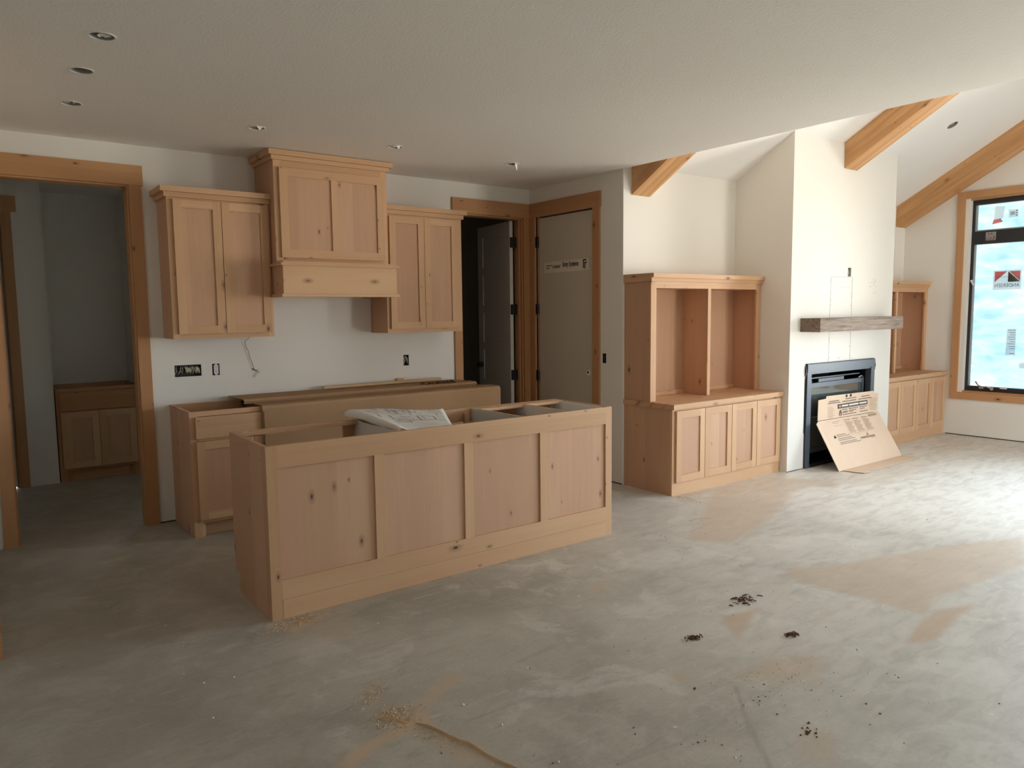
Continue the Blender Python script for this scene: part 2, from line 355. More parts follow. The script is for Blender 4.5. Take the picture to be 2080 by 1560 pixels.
# ------------------------------------------------------------------ floor
def axis(lo, f0, f1, hi, step):
    return np.concatenate([np.arange(lo, f0, .25), np.arange(f0, f1, step), np.arange(f1, hi+.01, .25)])
xs = axis(-2.7, -.2, 9.4, 9.65, .02); ys = axis(-3.7, .9, 5.9, 8.7, .02)
GX, GY = np.meshgrid(xs, ys); nx, ny = len(xs), len(ys)
PX, PY = GX.ravel(), GY.ravel()
def poly_mask(poly, soft):
    p = np.array(poly); lo, hi = p.min(0)-soft*2, p.max(0)+soft*2
    idx = np.where((PX > lo[0]) & (PX < hi[0]) & (PY > lo[1]) & (PY < hi[1]))[0]
    x, y = PX[idx], PY[idx]; d = np.full(len(idx), 9.); ins = np.zeros(len(idx), bool)
    for i in range(len(p)):
        a, b = p[i], p[(i+1) % len(p)]; ab = b-a
        tt = np.clip(((x-a[0])*ab[0]+(y-a[1])*ab[1])/(ab@ab+1e-12), 0, 1)
        d = np.minimum(d, np.hypot(x-a[0]-tt*ab[0], y-a[1]-tt*ab[1]))
        c = (a[1] > y) != (b[1] > y)
        with np.errstate(divide='ignore', invalid='ignore'):
            ins ^= c & (x < (b[0]-a[0])*(y-a[1])/(b[1]-a[1]+1e-15)+a[0])
    sd = np.where(ins, d, -d); t_ = np.clip((sd+soft)/(2*soft), 0, 1)
    return idx, t_*t_*(3-2*t_)
def line_mask(pl, wd):
    out = np.full(len(PX), 9.)
    for a, b in zip(pl[:-1], pl[1:]):
        a, b = np.array(a), np.array(b); ab = b-a
        tt = np.clip(((PX-a[0])*ab[0]+(PY-a[1])*ab[1])/(ab@ab), 0, 1); out = np.minimum(out, np.hypot(PX-a[0]-tt*ab[0], PY-a[1]-tt*ab[1]))
    return np.clip(1-out/wd, 0, 1)
dust = np.zeros(len(PX)); white = np.zeros(len(PX)); dark = np.zeros(len(PX)); film = np.zeros(len(PX)); smear_shade = .25+.75/(1+np.exp(-(PX*.9-PY*.25-.3)*2.2))  # last mask fades leftwards: fewer pale smears and painted shade
TAN = [
(.42,.05,[(5.083,3.947),(5.476,3.985),(5.761,3.878),(6.140,3.437),(5.882,3.290),(5.755,3.441),(5.442,3.428),(5.130,3.272),(4.591,3.083),(4.108,2.943),(3.893,2.938),(3.785,3.133),(4.157,3.353),(4.654,3.660)]),
(.45,.03,[(3.766,2.423),(3.655,2.257),(3.688,2.044),(3.723,1.604),(3.990,1.674),(4.893,1.579),(5.534,1.796),(5.048,1.985),(4.447,2.159),(4.005,2.286)]),
(.65,.02,[(3.319,1.508),(3.540,1.567),(3.823,1.602),(4.067,1.505),(3.854,1.500),(3.485,1.454)]),
(.55,.025,[(2.937,2.224),(2.994,2.194),(3.158,2.166),(2.943,2.071),(2.780,2.007),(2.824,2.095)]),
(.4,.05,[(2.465,1.776),(2.657,1.817),(2.818,1.778),(2.915,1.673),(2.718,1.579),(2.543,1.690)]),
(.7,.02,[(2.268,1.999),(2.320,1.911),(2.308,1.889),(2.262,1.914)]),
(.75,.025,[(0.905,2.234),(1.006,2.298),(1.151,2.321),(1.256,2.364),(1.332,2.348),(1.304,2.263),(1.200,2.263),(1.101,2.262),(1.008,2.224),(0.958,2.194)]),
(.45,.03,[(1.168,2.433),(1.206,2.468),(1.329,2.418),(1.490,2.538),(1.536,2.555),(1.621,2.515),(1.444,2.423),(1.309,2.345),(1.243,2.302)]),
(.3,.06,[(1.204,2.659),(1.247,2.635),(1.240,2.534),(1.205,2.425),(1.176,2.492)]),
(.35,.05,[(1.287,2.235),(1.358,2.082),(1.375,1.871),(1.245,1.972),(1.236,2.083)]),
(.35,.05,[(2.276,1.389),(2.388,1.381),(2.371,1.315),(2.237,1.238),(2.185,1.296)]),
(.65,.04,[(1.139,3.455),(1.220,3.442),(1.401,3.513),(1.365,3.425),(1.185,3.348)]),
(.2,.08,[(1.215,3.431),(1.455,3.391),(1.374,3.098),(1.218,3.188)]),
(.5,.03,[(2.701,2.919),(2.817,2.923),(2.728,2.850),(2.638,2.831)]),
(.4,.05,[(4.586,3.979),(6.005,3.888),(5.931,3.789),(4.534,3.857)]),
(.22,.1,[(6.311,3.828),(6.490,3.540),(7.613,3.345),(9.002,3.440),(9.093,3.788),(7.563,3.230),(6.286,3.074),(5.805,3.470)]),
(.25,.03,[(1.17,3.53),(3.46,3.53),(3.46,3.50),(1.17,3.49)]), (.3,.03,[(1.11,4.1),(1.14,4.1),(1.14,3.5),(1.1,3.5)])]
for s_, sf, p_ in TAN:
    i_, v_ = poly_mask(p_, sf); dust[i_] = np.maximum(dust[i_], v_*min(.95, s_*1.35))
for s_, sf, p_ in [(.8,.02,[(4.081,2.761),(4.270,2.771),(4.462,2.657),(4.294,2.590),(4.072,2.641)]),
                   (.55,.09,[(2.527,3.464),(2.800,3.475),(2.944,3.360),(2.765,3.114),(2.669,3.090),(2.612,3.288)]),
                   (.5,.06,[(2.399,3.065),(2.665,3.043),(2.612,2.942),(2.419,3.004)]),
                   (.4,.08,[(3.0,3.2),(3.5,3.05),(3.6,2.8),(3.1,2.9)])]:
    i_, v_ = poly_mask(p_, sf); white[i_] = np.maximum(white[i_], v_*s_)
# pale coat on the great room floor: drywall dust plus window brightness painted in
i_, v_ = poly_mask([(4.7, 4.4), (9.5, 4.6), (9.5, -1.9), (5.6, -1.9), (5.2, 1.6), (4.7, 2.6)], .9); film[i_] = v_*.95
i_, v_ = poly_mask([(3.2, 3.3), (4.6, 4.4), (6.5, 1.5), (5.4, -1.2), (2.4, .8), (2.5, 2.4)], .7); film[i_] = np.maximum(film[i_], v_*.5)  # lighter middle floor painted in, with tracked dust
dark = np.maximum(dark, line_mask([(2.407, 1.746), (2.219, 1.553), (2.052, 1.347), (1.7, .95)], .016)*.35)
dark = np.maximum(dark, line_mask([(4.30, 3.37), (4.2, 3.42), (4.12, 3.4)], .02)*.4)
vv = np.stack([PX, PY, np.zeros(len(PX))], 1)
ii, jj = np.meshgrid(np.arange(nx-1), np.arange(ny-1)); b_ = (jj*nx+ii).ravel()
ff = np.stack([b_, b_+1, b_+1+nx, b_+nx], 1)
me = bpy.data.meshes.new('floor'); me.vertices.add(len(vv)); me.vertices.foreach_set('co', vv.ravel())
me.loops.add(ff.size); me.loops.foreach_set('vertex_index', ff.ravel().astype(np.int32)); me.polygons.add(len(ff))
me.polygons.foreach_set('loop_start', np.arange(0, ff.size, 4, dtype=np.int32)); me.update(calc_edges=True); me.validate()
for nm, a in (('dust', dust), ('white', white), ('dark', dark), ('film', film), ('smear_shade', smear_shade)):
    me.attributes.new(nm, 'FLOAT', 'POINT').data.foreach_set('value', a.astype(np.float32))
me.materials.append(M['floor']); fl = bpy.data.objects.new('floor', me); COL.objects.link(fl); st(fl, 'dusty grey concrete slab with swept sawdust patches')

# ------------------------------------------------------------------ shell
LIGHTS = [(.565, 3.657), (.553, 4.21), (.578, 4.872), (1.597, 4.845), (2.581, 4.838), (3.648, 4.867)]
plates('ceiling', [([(-2.6, 3.6), (xD, 3.6), (xD, -4.53), (5.7, -4.53), (5.7, -8.6), (-2.6, -8.6)], [circ(x, -y, .052) for x, y in LIGHTS], (0, 0, zC), X, nY, .03)], 'ceiling')
VL = (8.158, 3.464)
sl = (yG-ridge_y)/c30
plates('ceiling', [(rect(xD-.09, xW+.15, 0, sl), [circ(VL[0], (yG-VL[1])/c30, .055)], (0, yG, 2.738), X, (0, -c30, s30), .03),
                   (rect(-(xW+.15), -(xD-.09), 0, sl), [], (0, 2*ridge_y-yG, 2.738), nX, (0, c30, s30), .03)], 'vault')
OUT4 = rect(1.234, 1.42, 1.067, 1.153); OUT1 = rect(1.498, 1.551, 1.065, 1.152); OUT2 = rect(3.119, 3.172, 1.054, 1.149)
wb = plates('wall_back', [([(-1.3, 0), (.194, 0), (.194, 2.443), (1.016, 2.443), (1.016, 0), (3.717, 0), (3.717, 2.443), (4.477, 2.443), (4.477, 0), (4.66, 0), (4.66, zC), (-1.3, zC)],
                      [OUT4, OUT1, OUT2], (0, yK, 0), X, Z, .12)], 'wall')
plates('wall_pantry_side', [([(-yK, 0), (-5.672, 0), (-5.672, 2.43), (-4.866, 2.43), (-4.866, 0), (-4.512, 0), (-4.512, zC), (-yK, zC)],
                       [rect(-4.76, -4.714, 1.056, 1.142)], (xD, 0, 0), nY, Z, .11)], 'wall')
plates('wall_niche_back', [(rect(xD+.0015, xW+.12, 0, 2.76), [], (0, yG, 0), X, Z, .1)], 'wall')
FP = (6.335, 7.60, 0.0, 1.0)
ch = plates('wall_chimney', [([(6.07, 0), (FP[0], 0), (FP[0], FP[3]), (FP[1], FP[3]), (FP[1], 0), (7.933, 0), (7.933, vault(yC)+.01), (6.07, vault(yC)+.01)], [rect(7.03, 7.092, 1.828, 1.914)], (0, yC, 0), X, Z, .05),
    ([(-yG, 0), (-yC-.05, 0), (-yC-.05, vault(yC+.05)), (-yG, vault(yG))], [], (6.07, 0, 0), nY, Z, .05),
    ([(yC+.05, 0), (yG, 0), (yG, vault(yG)), (yC+.05, vault(yC+.05))], [], (7.933, 0, 0), Y, Z, .05)], 'wall')
plates('wall_right', [([(-yG-.1, 0), (1.95, 0), (1.95, vault(yG)), (-ridge_y, vault(ridge_y)+.05), (-yG-.1, vault(yG))],
                       [rect(-y1, -y0, z0, z1) for y1, y0, z0, z1 in GABLE], (xW, 0, 0), nY, Z, .14)], 'wall')
plates('wall_front', [([(-9.6, 0), (-PATIO[1], 0), (-PATIO[1], PATIO[3]), (-PATIO[0], PATIO[3]), (-PATIO[0], 0), (-4.43, 0), (-4.43, 2.76), (-9.6, 2.76)], [], (0, -1.9, 0), nX, Z, .12),
                      (rect(-4.55, 2.7, 0, 2.76), [rect(-DINING_FILL[1], -DINING_FILL[0], DINING_FILL[2], DINING_FILL[3])], (0, -3.5, 0), nX, Z, .1), (rect(1.9, 3.5, 0, 2.76), [], (4.43, 0, 0), nY, Z, .1)], 'wall')
plates('wall_header', [([(-1.9, zC+.006), (yG, zC+.006), (yG, vault(yG)), (ridge_y, vault(ridge_y)), (-1.9, vault(yG))], [], (xD-.002, 0, 0), Y, Z, .1)], 'wall')
plates('wall_left', [(rect(3.872, yK+.1, 0, 2.76), [], (.035, 0, 0), Y, Z, .1), (rect(-2.6, -.065, 0, 2.76), [], (0, 3.872, 0), X, Z, .1),
                     (rect(-3.6, 3.95, 0, 2.76), [], (-2.5, 0, 0), Y, Z, .1)], 'wall')
# hall and closet behind the kitchen wall
yH = 7.815
plates('wall_hall_back', [([(-1.3, 0), (-.52, 0), (-.52, 2.43), (.34, 2.43), (.34, 0), (.636, 0), (.636, zC), (-1.3, zC)], [], (0, yH, 0), X, Z, .1),
    (rect(-8.45, -yH-.1, 0, zC), [], (1.336, 0, 0), nY, Z, .1), (rect(yH+.1, 8.45, 0, zC), [], (.636, 0, 0), Y, Z, .1), (rect(.536, 1.436, 0, zC), [], (0, 8.40, 0), X, Z, .1),
    (rect(1.336, 3.1, 0, zC), [rect(HALLW[0], HALLW[1], HALLW[2], HALLW[3])], (0, yH, 0), X, Z, .1),
    (rect(-8.0, -yK-.12, 0, zC), [], (3.0, 0, 0), nY, Z, .1), (rect(yK+.12, 8.0, 0, zC), [], (-1.25, 0, 0), Y, Z, .1)], 'wall')
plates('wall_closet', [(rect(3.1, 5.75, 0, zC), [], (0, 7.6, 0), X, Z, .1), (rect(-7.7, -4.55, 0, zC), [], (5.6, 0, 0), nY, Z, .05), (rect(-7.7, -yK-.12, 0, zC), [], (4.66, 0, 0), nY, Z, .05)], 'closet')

# drywall seams, screw heads and marks of the chimney front
for x in (6.727, 7.119):
    st(Bx(x-.0018, x+.0018, yC-.0012, yC+.002, 1.0, 1.82).build('seam', 'seam', ch))
st(Bx(6.727, 7.119, yC-.0012, yC+.002, 1.8185, 1.8215).build('seam', 'seam', ch)); st(Bx(6.74, 7.10, yC-.0008, yC+.002, 1.721, 1.7225).build('seam', 'seam', ch))
mb = MB()
for x, zs in ((6.737, (1.79, 1.77, 1.67, 1.6, 1.55, 1.23, 1.2, 1.04)), (7.110, (1.78, 1.66, 1.63, 1.54, 1.27, 1.24, 1.14, 1.05))):
    for z in zs: mb.disc((x+random.uniform(-.006, .006), yC-.0015, z), .0045, .003, 8, 'y')
for x, z in ((6.70, 1.02), (6.9, 1.03), (6.92, 1.03), (7.16, 1.02)): mb.disc((x, yC-.0015, z), .0045, .003, 8, 'y')
stuff(mb.build('screw_heads', 'seam', ch))
mb = MB()
for k in range(11):
    x, z = 7.50+random.uniform(-.075, .09), 1.735+random.uniform(-.075, .07); a = random.uniform(.6, 1.1); l = random.uniform(.006, .018)
    mb.tube([(x, yC-.0003, z), (x+l*math.cos(a), yC-.0003, z+l*math.sin(a))], .0022, 5)
stuff(mb.build('scuff_marks', 'seam', ch))
mb = MB()
for k in range(5): mb.disc((1.80+.02*k, yK-.001, .893+.004*(k % 2)), .003, .002, 6, 'y')
stuff(mb.build('screw_holes', 'black', wb))

# dark gap left under the drywall
M['gap'] = plain('gap_under_drywall', (.07, .055, .04), .9)
WR = bpy.data.objects['wall_right']; WN = bpy.data.objects['wall_niche_back']; WP = bpy.data.objects['wall_pantry_side']
st(Bx(xW-.0012, xW+.002, -1.8, 3.94, 0, .011).build('floor_gap', 'gap', WR)); st(Bx(xD-.0012, xD+.002, 4.515, 4.78, 0, .010).build('floor_gap', 'gap', WP))
st(Bx(1.08, 1.185, yK-.0012, yK+.002, 0, .009).build('floor_gap', 'gap', wb)); st(Bx(6.07, 6.345, yC-.0012, yC+.002, 0, .006).build('floor_gap', 'gap', ch))
# ------------------------------------------------------------------ trim around openings
def casing_y(n, x0, x1, xi0, xi1, y, zh, zt, hx0, hx1, depth=.12, stop=True):
    """door casing on a wall facing -Y: outer x0..x1, inner xi0..xi1, head zh..zt"""
    t = empty('trim_%d' % n, ((x0+x1)/2, y, 0), 'structure')
    Bx(x0, xi0, y-.02, y, 0, zh).build('side_casing', 'trim_wood', t); Bx(xi1, x1, y-.02, y, 0, zh).build('side_casing', 'trim_wood', t)
    Bx(hx0, hx1, y-.024, y, zh, zt, 'x').build('head_casing', 'trim_wood', t)
    Bx(xi0-.006, xi0+.012, y, y+depth, 0, zh).build('jamb', 'trim_wood', t); Bx(xi1-.012, xi1+.006, y, y+depth, 0, zh).build('jamb', 'trim_wood', t)
    Bx(xi0+.012, xi1-.012, y, y+depth, zh-.012, zh+.006, 'x').build('jamb', 'trim_wood', t)
    if stop:
        for a, b in ((xi0+.012, xi0+.023), (xi1-.023, xi1-.012)): Bx(a, b, y+.03, y+.06, 0, zh-.012).build('stop', 'trim_wood', t)
    return t
casing_y(1, .136, 1.078, .212, .998, yK, 2.425, 2.56, .05, 1.09, stop=False)
casing_y(2, 3.653, 4.541, 3.735, 4.459, yK, 2.425, 2.56, 3.645, 4.546)
# pantry door casing on the wall facing -X
t = empty('trim_3', (xD, 5.27, 0), 'structure')
Bx(xD-.02, xD, 5.694, 5.772, 0, 2.425).build('side_casing', 'trim_wood', t); Bx(xD-.02, xD, 4.785, 4.874, 0, 2.425).build('side_casing', 'trim_wood', t)
Bx(xD-.024, xD, 4.776, 5.778, 2.425, 2.56, 'y').build('head_casing', 'trim_wood', t)
Bx(xD, xD+.11, 5.652, 5.69, 0, 2.425).build('jamb', 'trim_wood', t); Bx(xD, xD+.11, 4.868, 4.884, 0, 2.425).build('jamb', 'trim_wood', t)
casing_y(4, -.60, .41, -.52, .332, yH, 2.43, 2.565, -.61, .452, .1)
# casings on the left wall at the picture's edge
t = empty('trim_5', (.05, 4.6, 0), 'structure')
Bx(.035, .092, 5.40, 5.47, 0, 2.425).build('side_casing', 'trim_wood', t); Bx(.035, .055, 3.885, 3.965, 0, 2.425).build('side_casing', 'trim_wood', t)
Bx(.035, .06, 3.87, 5.48, 2.425, 2.56, 'y').build('head_casing', 'trim_wood', t)

# ------------------------------------------------------------------ doors
d1 = empty('door_1', (4.40, 5.9, 0), 'structure'); d1['label'] = 'white panel door standing open in the dark closet doorway'
ang = math.radians(8.5)
T = Matrix.Translation((4.374, 5.892, 0)) @ Matrix.Rotation(-ang, 4, 'Z')
LW = .72
mb = MB()
mb.box(0, .036, 0, .11, .01, 2.405, T=T); mb.box(0, .036, LW-.11, LW, .01, 2.405, T=T)
zt = [2.405, 2.29]; tops = [2.29, 1.90, 1.51, 1.12, .73]
for k, z1 in enumerate(tops): mb.box(0, .036, .11, LW-.11, z1, (2.405 if k == 0 else tops[k-1]-.31), T=T)
mb.box(0, .036, .11, LW-.11, .01, tops[-1]-.31, T=T)
mb.build('slab', 'primer', d1)
for z1 in tops: Bx(.012, .024, .105, LW-.105, z1-.315, z1+.005, T=T).build('panel', 'primer', d1)
for z0 in (2.147, 1.492, .84):
    Bx(4.378, 4.448, 5.874, 5.892, z0, z0+.10).build('hinge', 'dark_metal', d1)
mb = MB(); c_ = T @ Vector((0, LW-.07, .96)); mb.disc((c_.x-.05, c_.y, c_.z), .028, .045, 14, 'x'); mb.disc((c_.x-.012, c_.y, c_.z), .012, .014, 10, 'x'); mb.build('knob', 'dark_metal', d1)
d2 = empty('door_2', (xD, 5.27, 0), 'structure'); d2['label'] = 'flat tan pantry door with white sticker'
Bx(xD+.006, xD+.045, 4.887, 5.65, .008, 2.413).build('slab', 'tan_door', d2)
for z0 in (2.137, 1.492, .84):
    mb = Bx(xD-.012, xD+.004, 5.652, 5.69, z0, z0+.102); mb.disc((xD-.01, 5.655, z0), .008, .102, 8); mb.build('hinge', 'dark_metal', d2)
mb = MB(); mb.disc((xD+.001, 4.947, .959), .027, .006, 18, 'x'); mb.disc((xD-.004, 4.947, .959), .02, .006, 18, 'x'); mb.build('bore_ring', 'outlet', d2)
MBk = MB().disc((xD-.006, 4.945, .963), .011, .004, 12, 'x'); MBk.build('bore_hole', 'black', d2)
sk = MB().raw([(xD+.004, 5.573, 1.985), (xD+.004, 4.945, 1.992), (xD+.004, 4.935, 1.886), (xD+.004, 5.574, 1.884), (xD+.0058, 5.573, 1.985), (xD+.0058, 4.945, 1.992), (xD+.0058, 4.935, 1.886), (xD+.0058, 5.574, 1.884)],
     [(0, 1, 2, 3), (4, 5, 6, 7), (0, 1, 5, 4), (1, 2, 6, 5), (2, 3, 7, 6), (3, 0, 4, 7)]).build('sticker', 'sticker', d2)
xs_ = xD+.0034
def dtext(body, size, y, z, mat, **k): return text(body, size, (xs_, y, z), nY, (0, -.01, 1), mat, sk, **k)
dtext('Entry Systems', .062, 5.305, 1.934, 'black', sx=.68, space=.95, bold=.0012); dtext('Insulated', .052, 5.455, 1.926, 'red_dark', sx=.62, shear=.4, bold=.0008)
for y, z, l in ((5.545, 1.948, .085), (5.545, 1.925, .05)): Bx(xs_, xD+.004, y-l, y, z, z+.009).build('fine_print', 'ink', sk)
mb = MB()
for a in ((4.975, 5.02, 1.972, 1.984), (5.008, 5.02, 1.905, 1.984), (4.972, 5.0, 1.948, 1.96), (4.988, 5.0, 1.9, 1.955)): mb.box(xs_, xD+.004, a[0], a[1], a[2], a[3])
mb.build('emblem', 'black', sk)
d3 = empty('door_3', (-.1, yH, 0), 'structure'); d3['label'] = 'white hall door beside the vanity'
Bx(-.505, .316, yH+.012, yH+.05, .012, 2.415).build('slab', 'white', d3)
mb = MB(); mb.disc((.262, yH+.012, .93), .024, -.02, 14, 'y'); mb.disc((.262, yH-.008, .93), .029, -.03, 14, 'y'); mb.build('knob', 'dark_metal', d3)

# ------------------------------------------------------------------ windows
def window(n, y1, y0, z0, z1, full):
    wn = empty('window_%d' % n, (xW, (y0+y1)/2, z0), 'structure')
    j = .02
    for (a, b, c_, d_, g) in ((y1-j, y1, z0, z1, 'z'), (y0, y0+j, z0, z1, 'z'), (y0+j, y1-j, z1-j, z1, 'y'), (y0+j, y1-j, z0, z0+j, 'y')):
        Bx(xW+.002, xW+.13, a, b, c_, d_, g).build('jamb', 'trim_wood', wn)
    cw = .083
    for (a, b, c_, d_, g) in ((y1, y1+cw, z0-cw, z1+cw, 'z'), (y0-cw, y0, z0-cw, z1+cw, 'z'), (y0, y1, z1, z1+cw, 'y'), (y0, y1, z0-cw, z0, 'y')):
        Bx(xW-.02, xW, a-(0 if n > 1 else -.0), b, c_, d_, g).build('casing', 'trim_wood', wn)
    a, b, c_, d_ = y1-j, y0+j, z0+j, z1-j; fx0, fx1 = xW+.06, xW+.115; fw = .055
    for q in ((a-fw, a, c_, d_), (b, b+fw, c_, d_), (b+fw, a-fw, d_-fw, d_), (b+fw, a-fw, c_, c_+fw)):
        Bx(fx0, fx1, q[0], q[1], q[2], q[3]).build('frame', 'black_frame', wn)
    Bx(fx0-.012, fx1, b+fw, a-fw, 2.235, 2.30).build('transom', 'black_frame', wn); Bx(fx0, fx1, b+fw, a-fw, 2.30, 2.385).build('transom', 'black_frame', wn)
    if full:
        for q in ((2.385, 2.40), ): Bx(fx1-.03, fx1-.01, b+fw, a-fw, q[0], q[1]).build('glazing_bead', 'film_strip', wn)
        Bx(fx1-.03, fx1-.012, a-fw-.018, a-fw, c_+fw, 2.235).build('glazing_bead', 'film_strip', wn); Bx(fx1-.03, fx1-.012, a-fw-.02, a-fw, 2.40, d_-fw).build('glazing_bead', 'film_strip', wn)
    for q in ((c_+fw, 2.235), (2.385, d_-fw)):
        Bx(fx1-.018, fx1-.012, b+fw, a-fw, q[0], q[1]).build('pane', 'glass', wn)
        if full: Bx(fx1+.0, fx1+.003, b+fw-.02, a-fw+.02, q[0]-.02, q[1]+.02).build('protective_film', 'film', wn)
    return wn
y1, y0, z0, z1 = GABLE[0]
w1 = window(1, y1+.05, y0, z0, z1, True)
for k in (1, 2): window(k+1, *GABLE[k], False)
# stickers on the first window (they face outdoors, so their lettering reads reversed from inside)
gx = xW+.1075
def pasted(q, mat, name, dx=0):
    return MB().raw([(gx+dx, a, b) for a, b in q], [(0, 1, 2, 3)]).build(name, mat, w1)   # a paper sticker
def pieces(parent, mat, name, qs, dx):
    mb = MB()
    for q in qs:
        n = len(q); mb.raw([(gx+dx, a, b) for a, b in q], [tuple(range(n))])
    return mb.build(name, mat, parent)
logo = pasted([(3.546, 1.930), (3.262, 1.930), (3.262, 1.708), (3.546, 1.708)], 'label_paper', 'logo_label')
pieces(logo, 'red', 'emblem', [[(3.53, 1.915), (3.405, 1.915), (3.53, 1.795)], [(3.385, 1.915), (3.275, 1.915), (3.275, 1.80)]], -.0012)
pieces(logo, 'ink', 'emblem', [[(3.395, 1.915), (3.275, 1.795), (3.395, 1.795)]], -.001)
text('ANDERSEN', .058, (gx-.0018, 3.404, 1.738), Y, Z, 'ink', logo, align='CENTER', sx=.86)
Bx(gx-.0012, gx-.0004, 3.275, 3.53, 1.851, 1.854).build('fold_line', 'ink', logo)
l2 = pasted([(3.375, 1.262), (3.285, 1.265), (3.285, .965), (3.382, .965)], 'label_paper', 'spec_label')
for k in range(9): Bx(gx-.001, gx-.0002, 3.292, 3.366-.012*(k % 3), 1.245-.026*k, 1.250-.026*k).build('fine_print', 'ink_lt', l2)
Bx(gx-.001, gx-.0002, 3.292, 3.34, .98, .986).build('fine_print', 'ink', l2)
l3 = pasted([(3.56, 2.655), (3.46, 2.648), (3.475, 2.515), (3.57, 2.505)], 'label_paper', 'curled_label')
pieces(l3, 'red', 'torn_fold', [[(3.57, 2.505), (3.50, 2.515), (3.475, 2.475), (3.585, 2.455)]], -.0012)
l4 = pasted([(3.425, 2.605), (3.325, 2.600), (3.325, 2.515), (3.42, 2.515)], 'label_paper', 'barcode_label')
for k in range(6): Bx(gx-.001, gx-.0002, 3.36+.008*k, 3.364+.008*k, 2.54, 2.58).build('bar', 'ink', l4)
for k in range(3): Bx(gx-.001, gx-.0002, 3.335, 3.35, 2.53+.025*k, 2.54+.025*k).build('bar', 'ink', l4)
pasted([(3.24, .872), (3.12, .905), (3.12, .83), (3.235, .818)], 'label_paper', 'loose_label')
Bx(xW+.046, xW+.048, 3.517, 3.622, 2.27, 2.366).build('tape_note', 'label_paper', w1)
mb = MB()
for a, b in ((3.59, 2.345), (3.56, 2.345), (3.57, 2.30), (3.54, 2.29), (3.535, 2.31)): mb.box(xW+.0452, xW+.046, a-.006, a+.006, b-.008, b+.008)
mb.build('fine_print', 'ink', w1)
mb = MB(); mb.tube([(xW+.05, 3.655, .645), (xW+.045, 3.625, .605), (xW+.04, 3.585, .588), (xW+.035, 3.53, .592), (xW+.035, 3.49, .58)], .008, 8); mb.disc((xW+.035, 3.478, .57), .018, .02, 12, 'x')
mb.box(xW+.03, xW+.06, 3.56, 3.61, .567, .585); mb.build('crank_handle', 'steel', w1)
mb = Bx(xW+.045, xW+.06, 3.735, 3.76, 1.81, 1.83); mb.tube([(xW+.045, 3.75, 1.815), (xW+.04, 3.735, 1.79), (xW+.04, 3.725, 1.77)], .008, 6); mb.build('sash_lock', 'plaster', w1)
Bx(xW+.045, xW+.06, 3.33, 3.40, .578, .59).build('sash_latch', 'plaster', w1)
# patio door, hall window and the added dining opening: frames and clear panes
def simple_window(n, pts, axis_y, at):
    x0, x1, z0, z1 = pts; wn = empty('window_%d' % n, ((x0+x1)/2, at, z0), 'structure')
    for q in ((x0, x0+.06, z0, z1), (x1-.06, x1, z0, z1), (x0+.06, x1-.06, z1-.06, z1), (x0+.06, x1-.06, z0, z0+.06), ((x0+x1)/2-.04, (x0+x1)/2+.04, z0+.06, z1-.06)):
        Bx(q[0], q[1], at, at+.06, q[2], q[3]).build('frame', 'black_frame', wn)
    Bx(x0+.06, x1-.06, at+.028, at+.032, z0+.06, z1-.06).build('pane', 'glass', wn)
simple_window(4, PATIO, True, -1.98); simple_window(6, DINING_FILL, True, -3.58); simple_window(5, HALLW, True, yH+.03)  # the dining one is unseen and added for its light

# ------------------------------------------------------------------ roof beams
def beam(xa, xb, yb, label):
    h = .243; y2 = ridge_y+.02
    mb = MB(); poly = [(yb, vault(yb)-h), (yb, vault(yb)-.001), (y2, vault(y2)-.001), (y2, vault(y2)-h)]
    vs = [(xa, *q) for q in poly]+[(xb, *q) for q in poly]; L_ = lambda v: (v[1]*-c30+v[2]*s30)
    o = [random.uniform(0, 30) for _ in range(3)]
    gc = [(L_(v)+o[0], v[0]+o[1], v[1]*s30+v[2]*c30+o[2]) for v in vs]
    mb.raw(vs, [(0, 1, 2, 3), (4, 5, 6, 7), (0, 1, 5, 4), (1, 2, 6, 5), (2, 3, 7, 6), (3, 0, 4, 7)], gc)
    return tag(mb.build('ceiling_beam', 'cedar'), label, 'beam', 'cedar beams under the vaulted ceiling')
beam(4.647, 4.871, yG-.002, 'cedar ceiling beam nearest the kitchen, above the left open hutch')
beam(6.905, 7.137, yC-.002, 'cedar ceiling beam meeting the top of the white chimney front')
beam(9.215, xW-.002, yG-.002, 'long cedar ceiling beam along the gable wall above the window')

# ------------------------------------------------------------------ cabinet making
def shaker(parent, x0, x1, z0, z1, yf, nail=True, sw=.056, cols=1, name='door'):
    """frame and panel door facing -Y, front face at yf"""
    th = .02; mb = MB()
    mb.box(x0, x0+sw, yf, yf+th, z0, z1); mb.box(x1-sw, x1, yf, yf+th, z0, z1)
    mb.box(x0+sw, x1-sw, yf, yf+th, z1-sw, z1, 'x'); mb.box(x0+sw, x1-sw, yf, yf+th, z0, z0+sw, 'x')
    if cols == 2: mb.box((x0+x1)/2-.022, (x0+x1)/2+.022, yf, yf+th, z0+sw, z1-sw)
    d = mb.build(name, 'alder', parent)
    if cols == 1: Bx(x0+sw-.004, x1-sw+.004, yf+.010, yf+.016, z0+sw-.004, z1-sw+.004).build('panel', 'alder_panel', d)
    else:
        m_ = (x0+x1)/2
        Bx(x0+sw-.004, m_-.02, yf+.010, yf+.016, z0+sw-.004, z1-sw+.004).build('panel', 'alder_panel', d); Bx(m_+.02, x1-sw+.004, yf+.010, yf+.016, z0+sw-.004, z1-sw+.004).build('panel', 'alder_panel', d)
    return d
